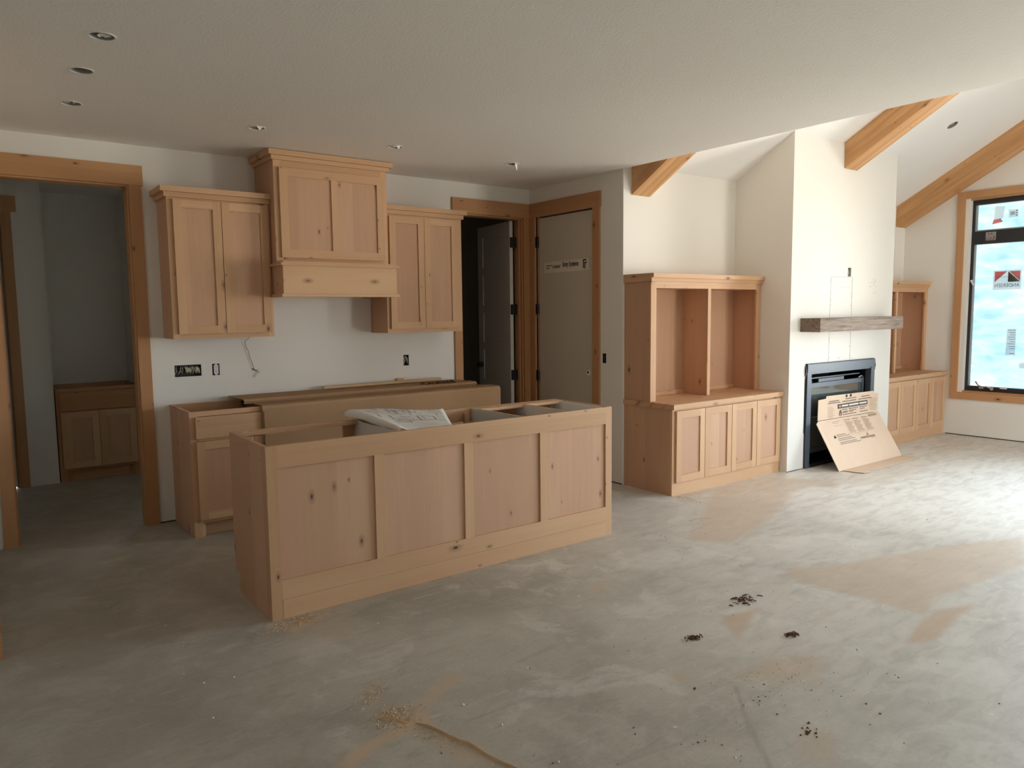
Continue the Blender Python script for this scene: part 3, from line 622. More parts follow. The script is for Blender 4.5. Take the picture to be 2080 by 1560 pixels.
def carcass(parent, x0, x1, y0, y1, z0, z1, fs=.045, rails=(.045, .045), back=True, name_side='side_panel'):
    """open box: sides, top, bottom, back, face frame at y0"""
    Bx(x0, x0+.018, y0+.02, y1, z0, z1).build('side_panel', 'alder_panel', parent); Bx(x1-.018, x1, y0+.02, y1, z0, z1).build('side_panel', 'alder_panel', parent)
    Bx(x0+.018, x1-.018, y0+.02, y1, z0, z0+.018, 'x').build('bottom_panel', 'alder_panel', parent)
    if back: Bx(x0+.018, x1-.018, y1-.01, y1, z0+.018, z1).build('back_panel', 'alder_panel', parent)
    Bx(x0, x0+fs, y0, y0+.02, z0, z1).build('stile', 'alder', parent); Bx(x1-fs, x1, y0, y0+.02, z0, z1).build('stile', 'alder', parent)
    Bx(x0+fs, x1-fs, y0, y0+.02, z1-rails[1], z1, 'x').build('rail', 'alder', parent); Bx(x0+fs, x1-fs, y0, y0+.02, z0, z0+rails[0], 'x').build('rail', 'alder', parent)
def crown(parent, x0, x1, y0, y1, z0, ends=(1, 1), h=(.034, .036), out=(.018, .042)):
    for hh, oo, zz in ((h[0], out[0], z0), (h[1], out[1], z0+h[0])):
        mb = MB(); a = x0-oo*ends[0]; b = x1+oo*ends[1]
        mb.box(a, b, y0-oo, y0-oo+.03, zz, zz+hh, 'x'); mb.box(a, a+.03, y0-oo+.03, y1, zz, zz+hh, 'y'); mb.box(b-.03, b, y0-oo+.03, y1, zz, zz+hh, 'y')
        mb.build('crown_board', 'alder', parent)
# upper cabinets
def upper(x0, x1, xg, dl, dr, label, ends):
    t = thing('wall_cabinet', ((x0+x1)/2, yK, 1.354), label, 'cabinet', 'upper kitchen cabinets either side of the hood')
    y0 = 5.49; carcass(t, x0, x1, y0, yK-.001, 1.354, 2.325, fs=.042, rails=(.04, .03))
    Bx(x0+.018, x1-.018, y0+.02, yK-.011, 2.28, 2.30, 'x').build('top_panel', 'alder_panel', t)
    shaker(t, dl, xg-.002, 1.387, 2.308, 5.469); shaker(t, xg+.002, dr, 1.387, 2.308, 5.469)
    crown(t, x0, x1, y0, yK-.001, 2.322, ends)
    return t
upper(1.174, 1.877, 1.5285, 1.211, 1.857, 'knotty alder two-door wall cabinet left of the range hood', (1, 0))
upper(2.819, 3.549, 3.170, 2.846, 3.494, 'knotty alder two-door wall cabinet right of the range hood', (0, 1))
# range hood
h = thing('range_hood', (2.333, yK, 1.64), 'tall knotty alder range hood with two-panel front and ledge', 'hood')
hx0, hx1, hy = 1.879, 2.783, 5.38
Bx(hx0, hx0+.018, hy+.02, yK-.001, 1.90, 2.632).build('side_panel', 'alder_panel', h); Bx(hx1-.018, hx1, hy+.02, yK-.001, 1.90, 2.632).build('side_panel', 'alder_panel', h)
Bx(hx0, 1.93, hy, hy+.02, 1.90, 2.632).build('stile', 'alder', h); Bx(2.735, hx1, hy, hy+.02, 1.90, 2.632).build('stile', 'alder', h)
Bx(1.93, 2.735, hy, hy+.02, 2.555, 2.632, 'x').build('rail', 'alder', h); Bx(1.93, 2.735, hy, hy+.02, 1.90, 1.95, 'x').build('rail', 'alder', h)
shaker(h, 1.915, 2.748, 1.931, 2.577, hy-.02, cols=2, name='front_panel', sw=.06)
crown(h, hx0, hx1, hy, yK-.001, 2.630, (1, 1), (.03, .038), (.016, .04))
Bx(1.878, 2.784, 5.25, yK-.001, 1.888, 1.90, 'x').build('apron_top', 'alder', h)
Bx(1.858, 2.802, 5.232, yK-.001, 1.868, 1.888, 'x').build('ledge', 'alder', h)
Bx(1.876, 2.784, 5.25, 5.27, 1.665, 1.868, 'x').build('apron', 'alder', h)
Bx(1.876, 1.894, 5.27, yK-.001, 1.665, 1.868, 'y').build('apron_side', 'alder_panel', h); Bx(2.766, 2.784, 5.27, yK-.001, 1.665, 1.868, 'y').build('apron_side', 'alder_panel', h)
mb = Bx(1.860, 2.80, 5.234, 5.30, 1.643, 1.665, 'x'); mb.box(1.86, 1.91, 5.30, yK-.001, 1.643, 1.665, 'y'); mb.box(2.75, 2.80, 5.30, yK-.001, 1.643, 1.665, 'y'); mb.build('ledge', 'alder', h)
Bx(1.91, 2.75, 5.30, yK-.001, 1.70, 1.712, 'x').build('liner', 'alder_panel', h)
# base cabinets under the cardboard
def base(x0, x1, label, left_end):
    t = thing('base_cabinet', ((x0+x1)/2, 5.51, 0), label, 'cabinet', 'kitchen base cabinets along the back wall')
    y0, zt_ = 5.227, .868
    Bx(x0, x0+.02, y0+(.0 if left_end else .02), yK-.001, 0 if left_end else .1, zt_).build('side_panel', 'alder_panel', t)
    Bx(x1-.02, x1, y0+.02, yK-.001, .1, zt_).build('side_panel', 'alder_panel', t)
    Bx(x0+.02, x1-.02, y0+.02, yK-.001, .1, .118, 'x').build('bottom_panel', 'alder_panel', t)
    Bx(x0+.02, x1-.02, yK-.012, yK-.001, .118, zt_).build('back_panel', 'alder_panel', t); Bx(x0+.02, x1-.02, yK-.03, yK-.012, zt_-.08, zt_, 'x').build('back_rail', 'alder', t)
    Bx(x0+.02 if left_end else x0, x0+.055, y0, y0+.02, .1, zt_).build('stile', 'alder', t); Bx(x1-.04, x1, y0, y0+.02, .1, zt_).build('stile', 'alder', t)
    for a, b in ((.835, zt_), (.665, .69), (.1, .135)): Bx(x0+.055, x1-.04, y0, y0+.02, a, b, 'x').build('rail', 'alder', t)
    Bx(x0+.036, x1-.025, y0-.02, y0, .684, .832, 'x').build('drawer_front', 'alder', t)
    xm = (x0+x1)/2; shaker(t, x0+.036, xm-.002, .122, .664, y0-.02); shaker(t, xm+.002, x1-.025, .122, .664, y0-.02)
    Bx(x0+.02, x1-.001, y0+.075, y0+.093, 0, .1, 'x').build('toe_kick', 'alder', t)
    if left_end:
        MB().prism([(x0+.02, y0), (x0+.05, y0), (x0+.085, y0+.055), (x0+.085, y0+.075), (x0+.02, y0+.075)], 0, .1, 'z', 'z').build('corner_block', 'lumber', t)
    return t
base(1.186, 2.03, 'alder base cabinet at the left end of the run, open top and drawer showing', True)
base(2.032, 2.88, 'alder base cabinet behind the island, mostly hidden under brown cardboard', False)
base(2.882, 3.72, 'alder base cabinet at the right end of the run, wrapped in brown cardboard', False)

# cardboard folded over the base cabinets
def sheet(poly, t_):
    """offset an open polyline in 2-D to a closed thin outline"""
    p = [Vector(q) for q in poly]; off = []
    for i in range(len(p)):
        d = (p[min(i+1, len(p)-1)]-p[max(i-1, 0)]).normalized(); off.append(p[i]+Vector((-d.y, d.x))*t_)
    return [tuple(q) for q in p]+[tuple(q) for q in reversed(off)]
cc = thing('cardboard_cover', (2.69, 5.25, .3), 'long brown cardboard sheet folded down over the base cabinet fronts', 'cardboard')
MB().prism(sheet([(5.38, .8765), (5.26, .8785), (5.215, .879), (5.197, .873), (5.190, .855), (5.188, .70), (5.186, .30)], .005), 1.667, 3.735, 'x').build('sheet', 'card', cc)
MB().prism(sheet([(5.1855, .30), (5.1835, .838)], .002), 1.675, 1.70, 'x').build('edge_flap', 'card', cc)
MB().prism(sheet([(3.7355, .30), (3.738, .852)], .003), 5.19, 5.34, 'y').build('end_fold', 'card', cc)
cb = thing('cardboard_sheet', (2.55, 5.56, .87), 'second brown cardboard sheet lying flat along the wall on the base cabinets', 'cardboard')
MB().prism(sheet([(5.395, .878), (5.384, .893), (5.396, .903), (5.50, .904), (5.775, .897)], .006), 1.60, 3.62, 'x').build('sheet', 'card', cb)
MB().prism(sheet([(5.40, .874), (5.41, .892), (5.44, .896)], .003), 1.585, 1.625, 'x').build('end_fold', 'black', cb)
lm = MB(); lm.box(0, 1.12, -.02, .02, 0, .02, 'x', T=Matrix.Translation((2.33, 5.70, .9115)) @ Matrix.Rotation(.02, 4, 'Z'))
tag(lm.build('lumber_strip', 'lumber'), 'long thin pale wood strip lying on the cardboard by the wall', 'lumber')
tag(Bx(3.035, 3.10, 5.755, 5.785, .908, .947, 'z').build('wood_block', 'lumber'), 'small pale wood block standing against the kitchen wall', 'lumber')
mb = MB()
for k in range(60):
    x, y = random.gauss(3.30, .075), random.gauss(5.47, .02); a = random.uniform(0, 3.1); l = random.uniform(.012, .03)
    mb.box(-l, l, -.002, .002, 0, random.uniform(.003, .012), T=Matrix.Translation((x, y, .9118)) @ Matrix.Rotation(a, 4, 'Z') @ Matrix.Rotation(random.uniform(-.4, .1), 4, 'Y'))
o = stuff(mb.build('shavings', 'bark')); o['label'] = 'dark wood shavings on the cardboard at its right end'

# ------------------------------------------------------------------ island
isl = thing('kitchen_island', (2.3, 3.85, 0), 'large unfinished alder kitchen island with four-panel front and no top', 'island')
iL, iR, iF, iB, iz = 1.141, 3.468, 3.540, 4.135, .876
MB().prism([(iF+.02, 0), (4.06, 0), (4.06, .10), (iB, .10), (iB, iz), (iF+.02, iz)], iL, iL+.019, 'x', 'z').build('end_panel', 'alder_panel', isl)
MB().prism([(iF+.02, 0), (4.06, 0), (4.06, .10), (iB, .10), (iB, iz), (iF+.02, iz)], iR-.019, iR, 'x', 'z').build('end_panel', 'alder_panel', isl)
ZT, ZB = .763, .197
Bx(iL, 1.198, iF, iF+.02, 0, iz).build('stile', 'alder', isl); Bx(3.412, iR, iF, iF+.02, 0, iz).build('stile', 'alder', isl)
for a, b in ((1.717, 1.776), (2.286, 2.347), (2.849, 2.909)): Bx(a, b, iF, iF+.02, ZB, ZT).build('stile', 'alder', isl)
Bx(1.198, 3.412, iF, iF+.02, ZT, iz, 'x').build('rail', 'alder', isl); Bx(1.198, 3.412, iF, iF+.02, .098, ZB, 'x').build('rail', 'alder', isl)
Bx(1.198, 3.412, iF-.001, iF+.02, 0, .097, 'x').build('base_board', 'alder', isl)
for a, b in ((1.198, 1.717), (1.776, 2.286), (2.347, 2.849), (2.909, 3.412)):
    Bx(a-.006, b+.006, iF+.013, iF+.019, ZB-.006, ZT+.006).build('panel', 'alder_panel', isl)
Bx(1.868, 2.725, iB-.022, iB, iz-.088, iz, 'x').build('back_rail', 'alder', isl)
Bx(iL+.019, 1.868, iB-.075, iB, iz-.02, iz, 'x').build('stretcher', 'alder', isl)
Bx(1.80, 1.866, iB-.022, iB, .1, iz-.0205).build('stile', 'alder', isl)
Bx(2.733, iR-.019, iB-.11, iB, iz-.02, iz, 'x').build('stretcher', 'alder', isl)
for x in (1.868, 2.716, 3.096): Bx(x, x+.017, iF+.021, iB-.022, .10, iz-.001, 'y').build('partition', 'white', isl)
Bx(iR-.046, iR-.019, iF+.021, iB-.022, .10, iz-.006, 'y').build('partition', 'white', isl)
for x in (1.868, 2.716, 3.096): Bx(x, x+.017, iF+.021, iB-.11, iz-.001, iz, 'y').build('partition_edge', 'alder', isl)
Bx(iL+.05, iL+.085, iB-.0745, iB-.04, iz, iz+.002).build('bracket', 'steel', isl)
for a, b in ((1.885, 2.716), (2.733, 3.096), (3.113, iR-.046)): Bx(a, b, iF+.021, iB-.022, .10, .116, 'x').build('bottom_panel', 'white', isl)
Bx(1.885, 2.26, iB-.0005, iB+.019, .12, .77).build('door', 'alder', isl); Bx(2.27, 2.70, iB-.0005, iB+.019, .12, .77).build('door', 'alder', isl)
Bx(2.65, 2.69, iB-.045, iB-.0225, .116, iz-.03).build('stile', 'alder', isl); Bx(1.885, 1.925, iB-.045, iB-.0225, .116, iz-.03).build('stile', 'alder', isl)
for a, b in ((2.733, 3.096), (3.113, iR-.046)):
    for z_ in (.12, .38, .64): Bx(a-.005, b+.005, iB-.0005, iB+.019, z_, z_+.21, 'x').build('drawer_front', 'alder', isl)
Bx(2.745, 3.085, iF+.06, iB-.05, .79, .80, 'x').build('drawer_bottom', 'alder_panel', isl); Bx(3.125, 3.40, iF+.06, iB-.05, .79, .80, 'x').build('drawer_bottom', 'white', isl)
Bx(iL+.02, 1.867, 4.06, 4.075, 0, .1, 'x').build('toe_kick', 'alder', isl); Bx(1.885, iR-.02, 4.06, 4.075, 0, .1, 'x').build('toe_kick', 'alder', isl)

# blueprint sheets lying across the open island top
def bp(u, v, lift=0):
    fl_, fr, rl, rr_ = Vector((1.85, 3.575)), Vector((2.23, 3.575)), Vector((1.76, 4.14)), Vector((2.50, 4.12))
    p = (fl_*(1-u)+fr*u)*(1-v)+(rl*(1-u)+rr_*u)*v
    z = .888+.066*(1-u)**1.1*min(1, v*1.6)**.8*(.55+.45*v)-.020*(1-v)**2*(.9+.2*u)*min(1, max(0, u-.12)/.12)+.004*math.sin(9*u+4*v)
    k = max(0, .16-u)/.16
    return (p.x+.05*k*k, p.y, z-.045*k*k+lift)
pl = thing('house_plans', (2.1, 3.85, .876), 'folded white construction drawings lying across the open island', 'blueprints')
def bpmesh(lift, du):
    mb = MB(); n, m_ = 20, 14; vs = []
    for q in (0, -.002):
        for j in range(m_+1):
            for i in range(n+1):
                x, y, z = bp(du[0]+(du[1]-du[0])*i/n, du[2]+(1-du[2])*j/m_, lift+q); vs.append((x, y, z))
    N1 = (n+1)*(m_+1); fs = []
    for j in range(m_):
        for i in range(n):
            a = j*(n+1)+i; fs.append((a, a+1, a+n+2, a+n+1)); fs.append((N1+a, N1+a+n+1, N1+a+n+2, N1+a+1))
    bd = [i for i in range(n+1)]+[j*(n+1)+n for j in range(1, m_+1)]+[m_*(n+1)+i for i in range(n-1, -1, -1)]+[j*(n+1) for j in range(m_-1, 0, -1)]
    fs += [(bd[k], N1+bd[k], N1+bd[(k+1) % len(bd)], bd[(k+1) % len(bd)]) for k in range(len(bd))]
    return mb.raw(vs, fs, smooth=True)
bpmesh(0, (0, 1, 0)).build('top_sheet', 'paper', pl); bpmesh(-.0035, (.02, .8, .05)).build('under_sheet', 'paper', pl); bpmesh(-.007, (.05, .6, .12)).build('under_sheet', 'paper', pl)
mb = MB()
def bline(u0, v0, u1, v1, w_=.0022):
    k = 6; pts = [Vector(bp(u0+(u1-u0)*i/k, v0+(v1-v0)*i/k, .0008)) for i in range(k+1)]
    d = (pts[-1]-pts[0]).normalized(); sd = Vector((-d.y, d.x, 0))*w_
    mb.raw([p-sd for p in pts]+[p+sd for p in pts], [(i, i+1, k+2+i, k+1+i) for i in range(k)])
rnd = random.Random(3)
for k in range(60):
    u, v = rnd.uniform(.2, .9), rnd.uniform(.25, .93)
    if rnd.random() < .5: bline(u, v, min(.97, u+rnd.uniform(.04, .25)), v, rnd.choice((.0008, .0013, .0022)))
    else: bline(u, v, u, min(.97, v+rnd.uniform(.05, .2)), rnd.choice((.0008, .0013, .0022)))
for u, v, a, b in ((.42, .80, .2, .14), (.55, .70, .12, .12), (.62, .3, .2, .2)):
    bline(u, v, u+a, v); bline(u, v+b, u+a, v+b); bline(u, v, u, v+b); bline(u+a, v, u+a, v+b)
stuff(mb.build('drawing_lines', 'paper_line', pl))

# ------------------------------------------------------------------ hall vanity
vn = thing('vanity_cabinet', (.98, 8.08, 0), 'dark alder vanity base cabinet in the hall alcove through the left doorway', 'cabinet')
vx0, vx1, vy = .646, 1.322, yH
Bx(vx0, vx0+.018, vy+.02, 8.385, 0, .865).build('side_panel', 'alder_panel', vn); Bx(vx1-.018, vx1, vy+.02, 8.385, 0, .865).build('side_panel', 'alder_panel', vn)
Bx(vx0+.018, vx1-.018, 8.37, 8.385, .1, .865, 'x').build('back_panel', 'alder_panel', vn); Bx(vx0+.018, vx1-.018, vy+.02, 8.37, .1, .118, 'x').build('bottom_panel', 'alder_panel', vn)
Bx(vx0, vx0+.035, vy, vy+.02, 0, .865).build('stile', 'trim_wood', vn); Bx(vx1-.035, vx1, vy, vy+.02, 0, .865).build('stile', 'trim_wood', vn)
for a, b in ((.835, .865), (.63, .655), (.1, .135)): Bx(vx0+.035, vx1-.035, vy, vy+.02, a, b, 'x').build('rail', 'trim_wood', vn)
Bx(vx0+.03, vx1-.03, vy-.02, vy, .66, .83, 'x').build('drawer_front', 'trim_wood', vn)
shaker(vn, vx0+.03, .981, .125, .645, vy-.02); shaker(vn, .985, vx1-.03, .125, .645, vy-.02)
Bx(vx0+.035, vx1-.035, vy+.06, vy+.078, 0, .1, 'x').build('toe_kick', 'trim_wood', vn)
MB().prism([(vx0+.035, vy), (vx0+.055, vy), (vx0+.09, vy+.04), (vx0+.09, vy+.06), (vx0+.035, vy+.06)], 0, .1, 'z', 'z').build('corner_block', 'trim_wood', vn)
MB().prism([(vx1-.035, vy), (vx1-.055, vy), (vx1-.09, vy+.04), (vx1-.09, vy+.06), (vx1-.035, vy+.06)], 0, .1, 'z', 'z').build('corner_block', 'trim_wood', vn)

# ------------------------------------------------------------------ built-ins beside the chimney
def builtin(x0, x1, side):
    g = 'built-ins either side of the fireplace'
    t = thing('base_cabinet', ((x0+x1)/2, 4.25, 0), 'low alder four-door cabinet %s of the fireplace' % side, 'cabinet', g)
    y0, yb = 3.966, yG-.002
    carcass(t, x0, x1, y0, yb, 0, .713, fs=.04, rails=(.105, .035))
    wd = (x1-x0-.03*2)/4
    for k in range(4):
        shaker(t, x0+.03+wd*k+.003, x0+.03+wd*(k+1)-.003, .108, .698, y0-.02, sw=.06)
    c = MB().box(x0-.012 if side == 'left' else x0+.0, x1, 3.94, yb, .714, .755, 'x').build('countertop', 'alder')
    tag(c, 'thick alder top on the low cabinet %s of the fireplace' % side, 'countertop', g)
    u = thing('open_hutch', ((x0+x1)/2, 4.36, .755), 'open two-bay alder hutch on the cabinet %s of the fireplace' % side, 'hutch', g)
    uy = 4.206; z0_, z1_ = .756, 1.755
    Bx(x0, x0+.02, uy+.02, yb, z0_, z1_).build('side_panel', 'alder_panel', u); Bx(x1-.02, x1, uy+.02, yb, z0_, z1_).build('side_panel', 'alder_panel', u)
    Bx(x0+.02, x1-.02, yb-.012, yb, z0_, z1_).build('back_panel', 'alder_panel', u); Bx(x0+.02, x1-.02, uy+.02, yb-.012, 1.70, 1.718, 'x').build('top_panel', 'alder_panel', u)
    xm = (x0+x1)/2
    Bx(x0, x0+.065, uy, uy+.02, z0_, z1_).build('stile', 'alder', u); Bx(x1-.065, x1, uy, uy+.02, z0_, z1_).build('stile', 'alder', u); Bx(xm-.02, xm+.02, uy, uy+.02, z0_, 1.70).build('stile', 'alder', u)
    Bx(xm-.009, xm+.009, uy+.02, yb-.012, z0_, 1.70).build('divider', 'alder_panel', u)
    Bx(x0+.065, x1-.065, uy, uy+.02, 1.70, z1_, 'x').build('rail', 'alder', u)
    Bx(x0+.02, x1-.02, yb-.03, yb-.0121, z0_, z0_+.035, 'x').build('cleat', 'alder', u)
    for hh, oo, zz in ((.03, .018, 1.755), (.036, .04, 1.785)):
        mb = MB(); a = x0-(oo if side == 'left' else 0)*.9; b = x1-.001
        mb.box(max(a, xD+.004) if side == 'left' else a, b, uy-oo, uy-oo+.035, zz, zz+hh, 'x')
        mb.box(max(a, xD+.004) if side == 'left' else a, x0+.03, uy-oo+.035, yb, zz, zz+hh, 'y'); mb.build('crown_board', 'alder', u)
builtin(4.566, 6.068, 'left'); builtin(7.935, 9.448, 'right')

# ------------------------------------------------------------------ mantel and fireplace
tag(Bx(6.232, 7.772, 3.692, yC-.001, 1.302, 1.428, 'x').build('mantel_shelf', 'mantel_wood'), 'chunky weathered brown wood mantel beam on the white chimney', 'mantel')
fp = thing('fireplace', (6.97, 3.89, 0), 'black and grey gas fireplace insert below the mantel', 'fireplace')
fx0, fx1, fy = 6.348, 7.588, 3.871
mb = Bx(fx0, fx1, fy, 3.935, .915, .992, 'x'); mb.build('top_band', 'fire_metal', fp)
mb = MB(); mb.box(fx0, fx0+.07, fy+.004, 3.935, 0.002, .915); mb.build('side_band', 'fire_metal', fp)
mb = MB(); mb.box(fx1-.07, fx1, fy+.004, 3.935, 0.002, .915); mb.build('side_band', 'fire_metal', fp)
Bx(fx0+.07, fx1-.07, fy+.01, 3.935, .897, .915).build('lip', 'fire_metal', fp)
Bx(fx0+.07, fx1-.07, fy+.004, 3.935, 0.002, .035).build('bottom_band', 'fire_dark', fp)
mb = MB(); mb.box(fx0+.06, fx1-.06, 4.34, 4.35, 0, .95); mb.box(fx0+.05, fx0+.06, 3.936, 4.35, 0, .95); mb.box(fx1-.06, fx1-.05, 3.936, 4.35, 0, .95); mb.box(fx0+.06, fx1-.06, 3.936, 4.34, .93, .95); mb.box(fx0+.06, fx1-.06, 3.936, 4.34, 0.002, .02)
mb.build('firebox', 'fire_dark', fp)
gy = 3.935
for q in ((fx0+.085, fx0+.125, .12, .80), (fx1-.135, fx1-.095, .12, .80), (fx0+.125, fx1-.135, .755, .80), (fx0+.125, fx1-.135, .12, .16)):
    Bx(q[0], q[1], gy, gy+.02, q[2], q[3]).build('glass_frame', 'fire_metal', fp)
Bx(fx0+.12, fx1-.13, gy+.008, gy+.013, .15, .765).build('glass', 'fire_glass', fp)
Bx(fx0+.09, fx1-.16, 3.95, 4.0, .842, .852, 'x').build('louver', 'fire_metal', fp); Bx(fx0+.32, fx0+.78, 3.95, 3.97, .803, .835, 'x').build('control_box', 'fire_metal', fp)
for x in (fx0+.14, fx1-.15): 
    mb = MB(); mb.tube([(x-.04, 3.945, .806), (x, 3.94, .82), (x+.05, 3.945, .81)], .008, 6); mb.build('latch', 'steel', fp)
for x, z in ((fx0-.022, .93), (fx1+.004, .93)):
    mb = Bx(x, x+.018, fy+.01, 3.89, z-.05, z+.05); mb.box(x+.002, x+.016, fy+.004, fy+.01, z-.02, z+.02); mb.build('mounting_tab', 'fire_dark', fp)
Bx(fx0-.02, fx0-.001, 3.888, 3.93, .34, .86).build('flange', 'fire_dark', fp); Bx(fx1+.001, fx1+.012, 3.888, 3.93, .2, .86).build('flange', 'fire_metal', fp)
Bx(fx0, fx1-.01, 3.875, 3.93, .993, .9995).build('flange', 'fire_dark', fp)

# flattened carton leaning on the fireplace
ct = thing('leaning_carton', (7.07, 3.6, 0), 'flattened printed cardboard box leaning against the fireplace', 'cardboard')
A, Bq = Vector((6.505, 3.845, .443)), Vector((6.512, 3.600, .004)); Cq, D = Vector((7.660, 3.596, .004)), Vector((7.635, 3.845, .439))
def slab(q, t_, mat, name, parent=ct):
    q = [Vector(v) for v in q]; nrm = (q[1]-q[0]).cross(q[2]-q[0]).normalized()*t_; n = len(q)
    return MB().raw(q+[v+nrm for v in q], [tuple(range(n)), tuple(range(n, 2*n))]+[(i, (i+1) % n, n+(i+1) % n, n+i) for i in range(n)]).build(name, mat, parent)
main = slab([A, Bq, Cq, D], -.006, 'card_lt', 'main_panel')
slab([(6.440, 3.825, .425), (6.462, 3.596, .004), Bq, A], -.005, 'card_lt', 'side_fold')
fy_ = 3.852
flap = slab([(6.505, fy_, .445), (7.635, fy_, .441), (7.650, fy_+.008, .632), (7.560, fy_+.008, .636), (7.553, fy_+.009, .660), (6.662, fy_+.009, .672), (6.655, fy_+.008, .648), (6.522, fy_+.008, .643)], -.005, 'card_lt', 'top_flap')
slab([(6.515, 3.598, .004), (6.56, 3.412, .006), (6.70, 3.424, .004), (6.73, 3.452, .004), (6.80, 3.424, .004), (7.67, 3.424, .006), (7.663, 3.594, .004)], .004, 'card_lt', 'bottom_flap')
def on_flap(x, z): return Vector((x, fy_-.0062+.008*(z-.44)/.2, z))
def fbar(x0, x1, z0, z1, mat, name='fine_print', lift=0.0):
    q = [on_flap(x0, z0), on_flap(x1, z0), on_flap(x1, z1), on_flap(x0, z1)]; q = [v-Vector((0, lift, 0)) for v in q]
    return slab(q, -.0006, mat, name, flap)
fbar(6.86, 7.42, .533, .578, 'ink', 'warning_bar')
for a, b in ((6.925, 7.04), (7.06, 7.24), (7.26, 7.40)): fbar(a, b, .549, .563, 'paper', lift=.001)
fbar(6.882, 6.90, .548, .562, 'paper', lift=.001)
for z, rows in ((.622, ((7.0, 7.2), (7.3, 7.46))), (.616, ((6.7, 6.88),)), (.598, ((6.68, 6.9), (6.94, 7.2), (7.24, 7.5)))):
    for a, b in rows: fbar(a, b, z-.004, z+.003, 'ink')
for k in range(9):
    fbar(6.68, 6.76+.012*((k*5) % 4), .558-.0125*k, .5605-.0125*k, 'ink_lt'); fbar(7.46, 7.58+.012*((k*3) % 4), .585-.0145*k, .588-.0145*k, 'ink_lt')
for a, b, z in ((6.93, 7.03, .518), (7.06, 7.23, .518), (7.26, 7.40, .518), (6.95, 7.05, .497), (7.07, 7.2, .50), (7.27, 7.36, .50), (6.95, 7.03, .487), (7.07, 7.14, .488), (6.94, 7.2, .468), (7.27, 7.42, .472)): fbar(a, b, z-.003, z+.003, 'ink')
for x in (7.02, 7.10): slab([on_flap(x-.012, .637), on_flap(x+.012, .637), on_flap(x+.012, .662), on_flap(x-.012, .662)], -.0006, 'black', 'hand_hole', flap)
for sgn in (-1, 1):  # flame mark
    q = [(6.905, .522), (6.905+sgn*.022, .487), (6.905+sgn*.020, .468), (6.905+sgn*.008, .453), (6.905+sgn*.011, .478), (6.905, .497)]
    slab([on_flap(*v) for v in (q if sgn > 0 else q[::-1])], -.0006, 'ink', 'flame_mark', flap)
nrm = (Bq-A).cross(Cq-A).normalized()
if nrm.y > 0: nrm = -nrm
def on_main(s_, d_): # s along the hinge 0..1, d down the panel 0..1
    return (A*(1-s_)+D*s_)*(1-d_)+(Bq*(1-s_)+Cq*s_)*d_+nrm*.0064
def mbar(s0, s1, d0, d1, mat, name='fine_print'):
    q = [on_main(s0, d1), on_main(s1, d1), on_main(s1, d0), on_main(s0, d0)]
    v = q+[p+nrm*.0005 for p in q]
    return MB().raw(v, [(0, 1, 2, 3), (4, 5, 6, 7), (0, 1, 5, 4), (1, 2, 6, 5), (2, 3, 7, 6), (3, 0, 4, 7)]).build(name, mat, main)
for c0 in (.37, .51, .66):
    mbar(c0, c0+.10, .055, .068, 'ink_lt')
    for k in range(11): mbar(c0+.012*(k % 2), c0+.085+.011*((k*7) % 4), .10+.022*k, .108+.022*k, 'ink_lt')
for a, b, c0, d0 in ((.37, .79, .35, .354), (.80, .93, .03, .07), (.18, .31, .06, .066), (.18, .26, .09, .096), (.18, .31, .15, .154)): mbar(a, b, c0, d0, 'ink_lt')
for k, (a, b) in enumerate(((.155, .30), (.155, .35), (.155, .37), (.155, .41), (.155, .42), (.155, .47))): mbar(a, b, .325+.033*k+.012*(k//2), .333+.033*k+.012*(k//2), 'ink')
mbar(.115, .133, .335, .385, 'black', 'hand_hole')
for k in range(9): mbar(.505+.026*k, .522+.026*k, .455, .492, 'ink_lt', 'logo_print')
mbar(.66, .74, .502, .509, 'ink_lt')
q = [on_main(.615, .44), on_main(.645, .44), on_main(.628, .385)]; MB().raw(q+[p+nrm*.0005 for p in q], [(0, 1, 2), (3, 4, 5), (0, 1, 4, 3), (1, 2, 5, 4), (2, 0, 3, 5)]).build('logo_print', 'ink_lt', main)

# ------------------------------------------------------------------ electrical
def jbox(x0, x1, z0, z1, name, label, nw, seed, grp=None, col='wire'):
    t = thing(name, ((x0+x1)/2, yK, z0), label, 'electrical box', grp); y0 = yK+.001; mb = MB()
    e_ = .0005
    mb.box(x0+e_, x1-e_, y0+.05, y0+.054, z0+e_, z1-e_); mb.box(x0+e_, x0+.003, y0, y0+.05, z0+e_, z1-e_); mb.box(x1-.003, x1-e_, y0, y0+.05, z0+e_, z1-e_)
    mb.box(x0+.003, x1-.003, y0, y0+.05, z0+e_, z0+.003); mb.box(x0+.003, x1-.003, y0, y0+.05, z1-.003, z1-e_); mb.build('box', 'box_blue', t)
    r = random.Random(seed)
    for k in range(nw):
        xa, xb = r.uniform(x0+.012, x1-.012), r.uniform(-.02, .02); xm_ = min(max(xa+xb, x0+.01), x1-.01)
        zlo = r.uniform(z0+.012, z0+.03)
        MB().tube([(xa, y0+.03, z1-.012), (xa+xb*.3, y0+.010, z1-.03), ((xa+xm_)/2, y0+.004, (z0+z1)/2), (xm_, y0+.006, zlo+.012), (xm_+r.uniform(-.006, .006), y0+.02, zlo)], .003, 6).build('wire', col, t)
    return t
jbox(1.234, 1.42, 1.067, 1.153, 'junction_box', 'wide four-gang electrical box stuffed with wires on the kitchen wall', 22, 2)
jbox(3.119, 3.172, 1.054, 1.149, 'outlet_box', 'single electrical box with bare wires under the right wall cabinet', 5, 5, col='wire')
t = thing('wall_outlet', (1.5245, yK, 1.065), 'white duplex outlet without cover plate beside the four-gang box', 'outlet')
mb = MB(); x0, x1, z0, z1 = 1.498, 1.551, 1.065, 1.152
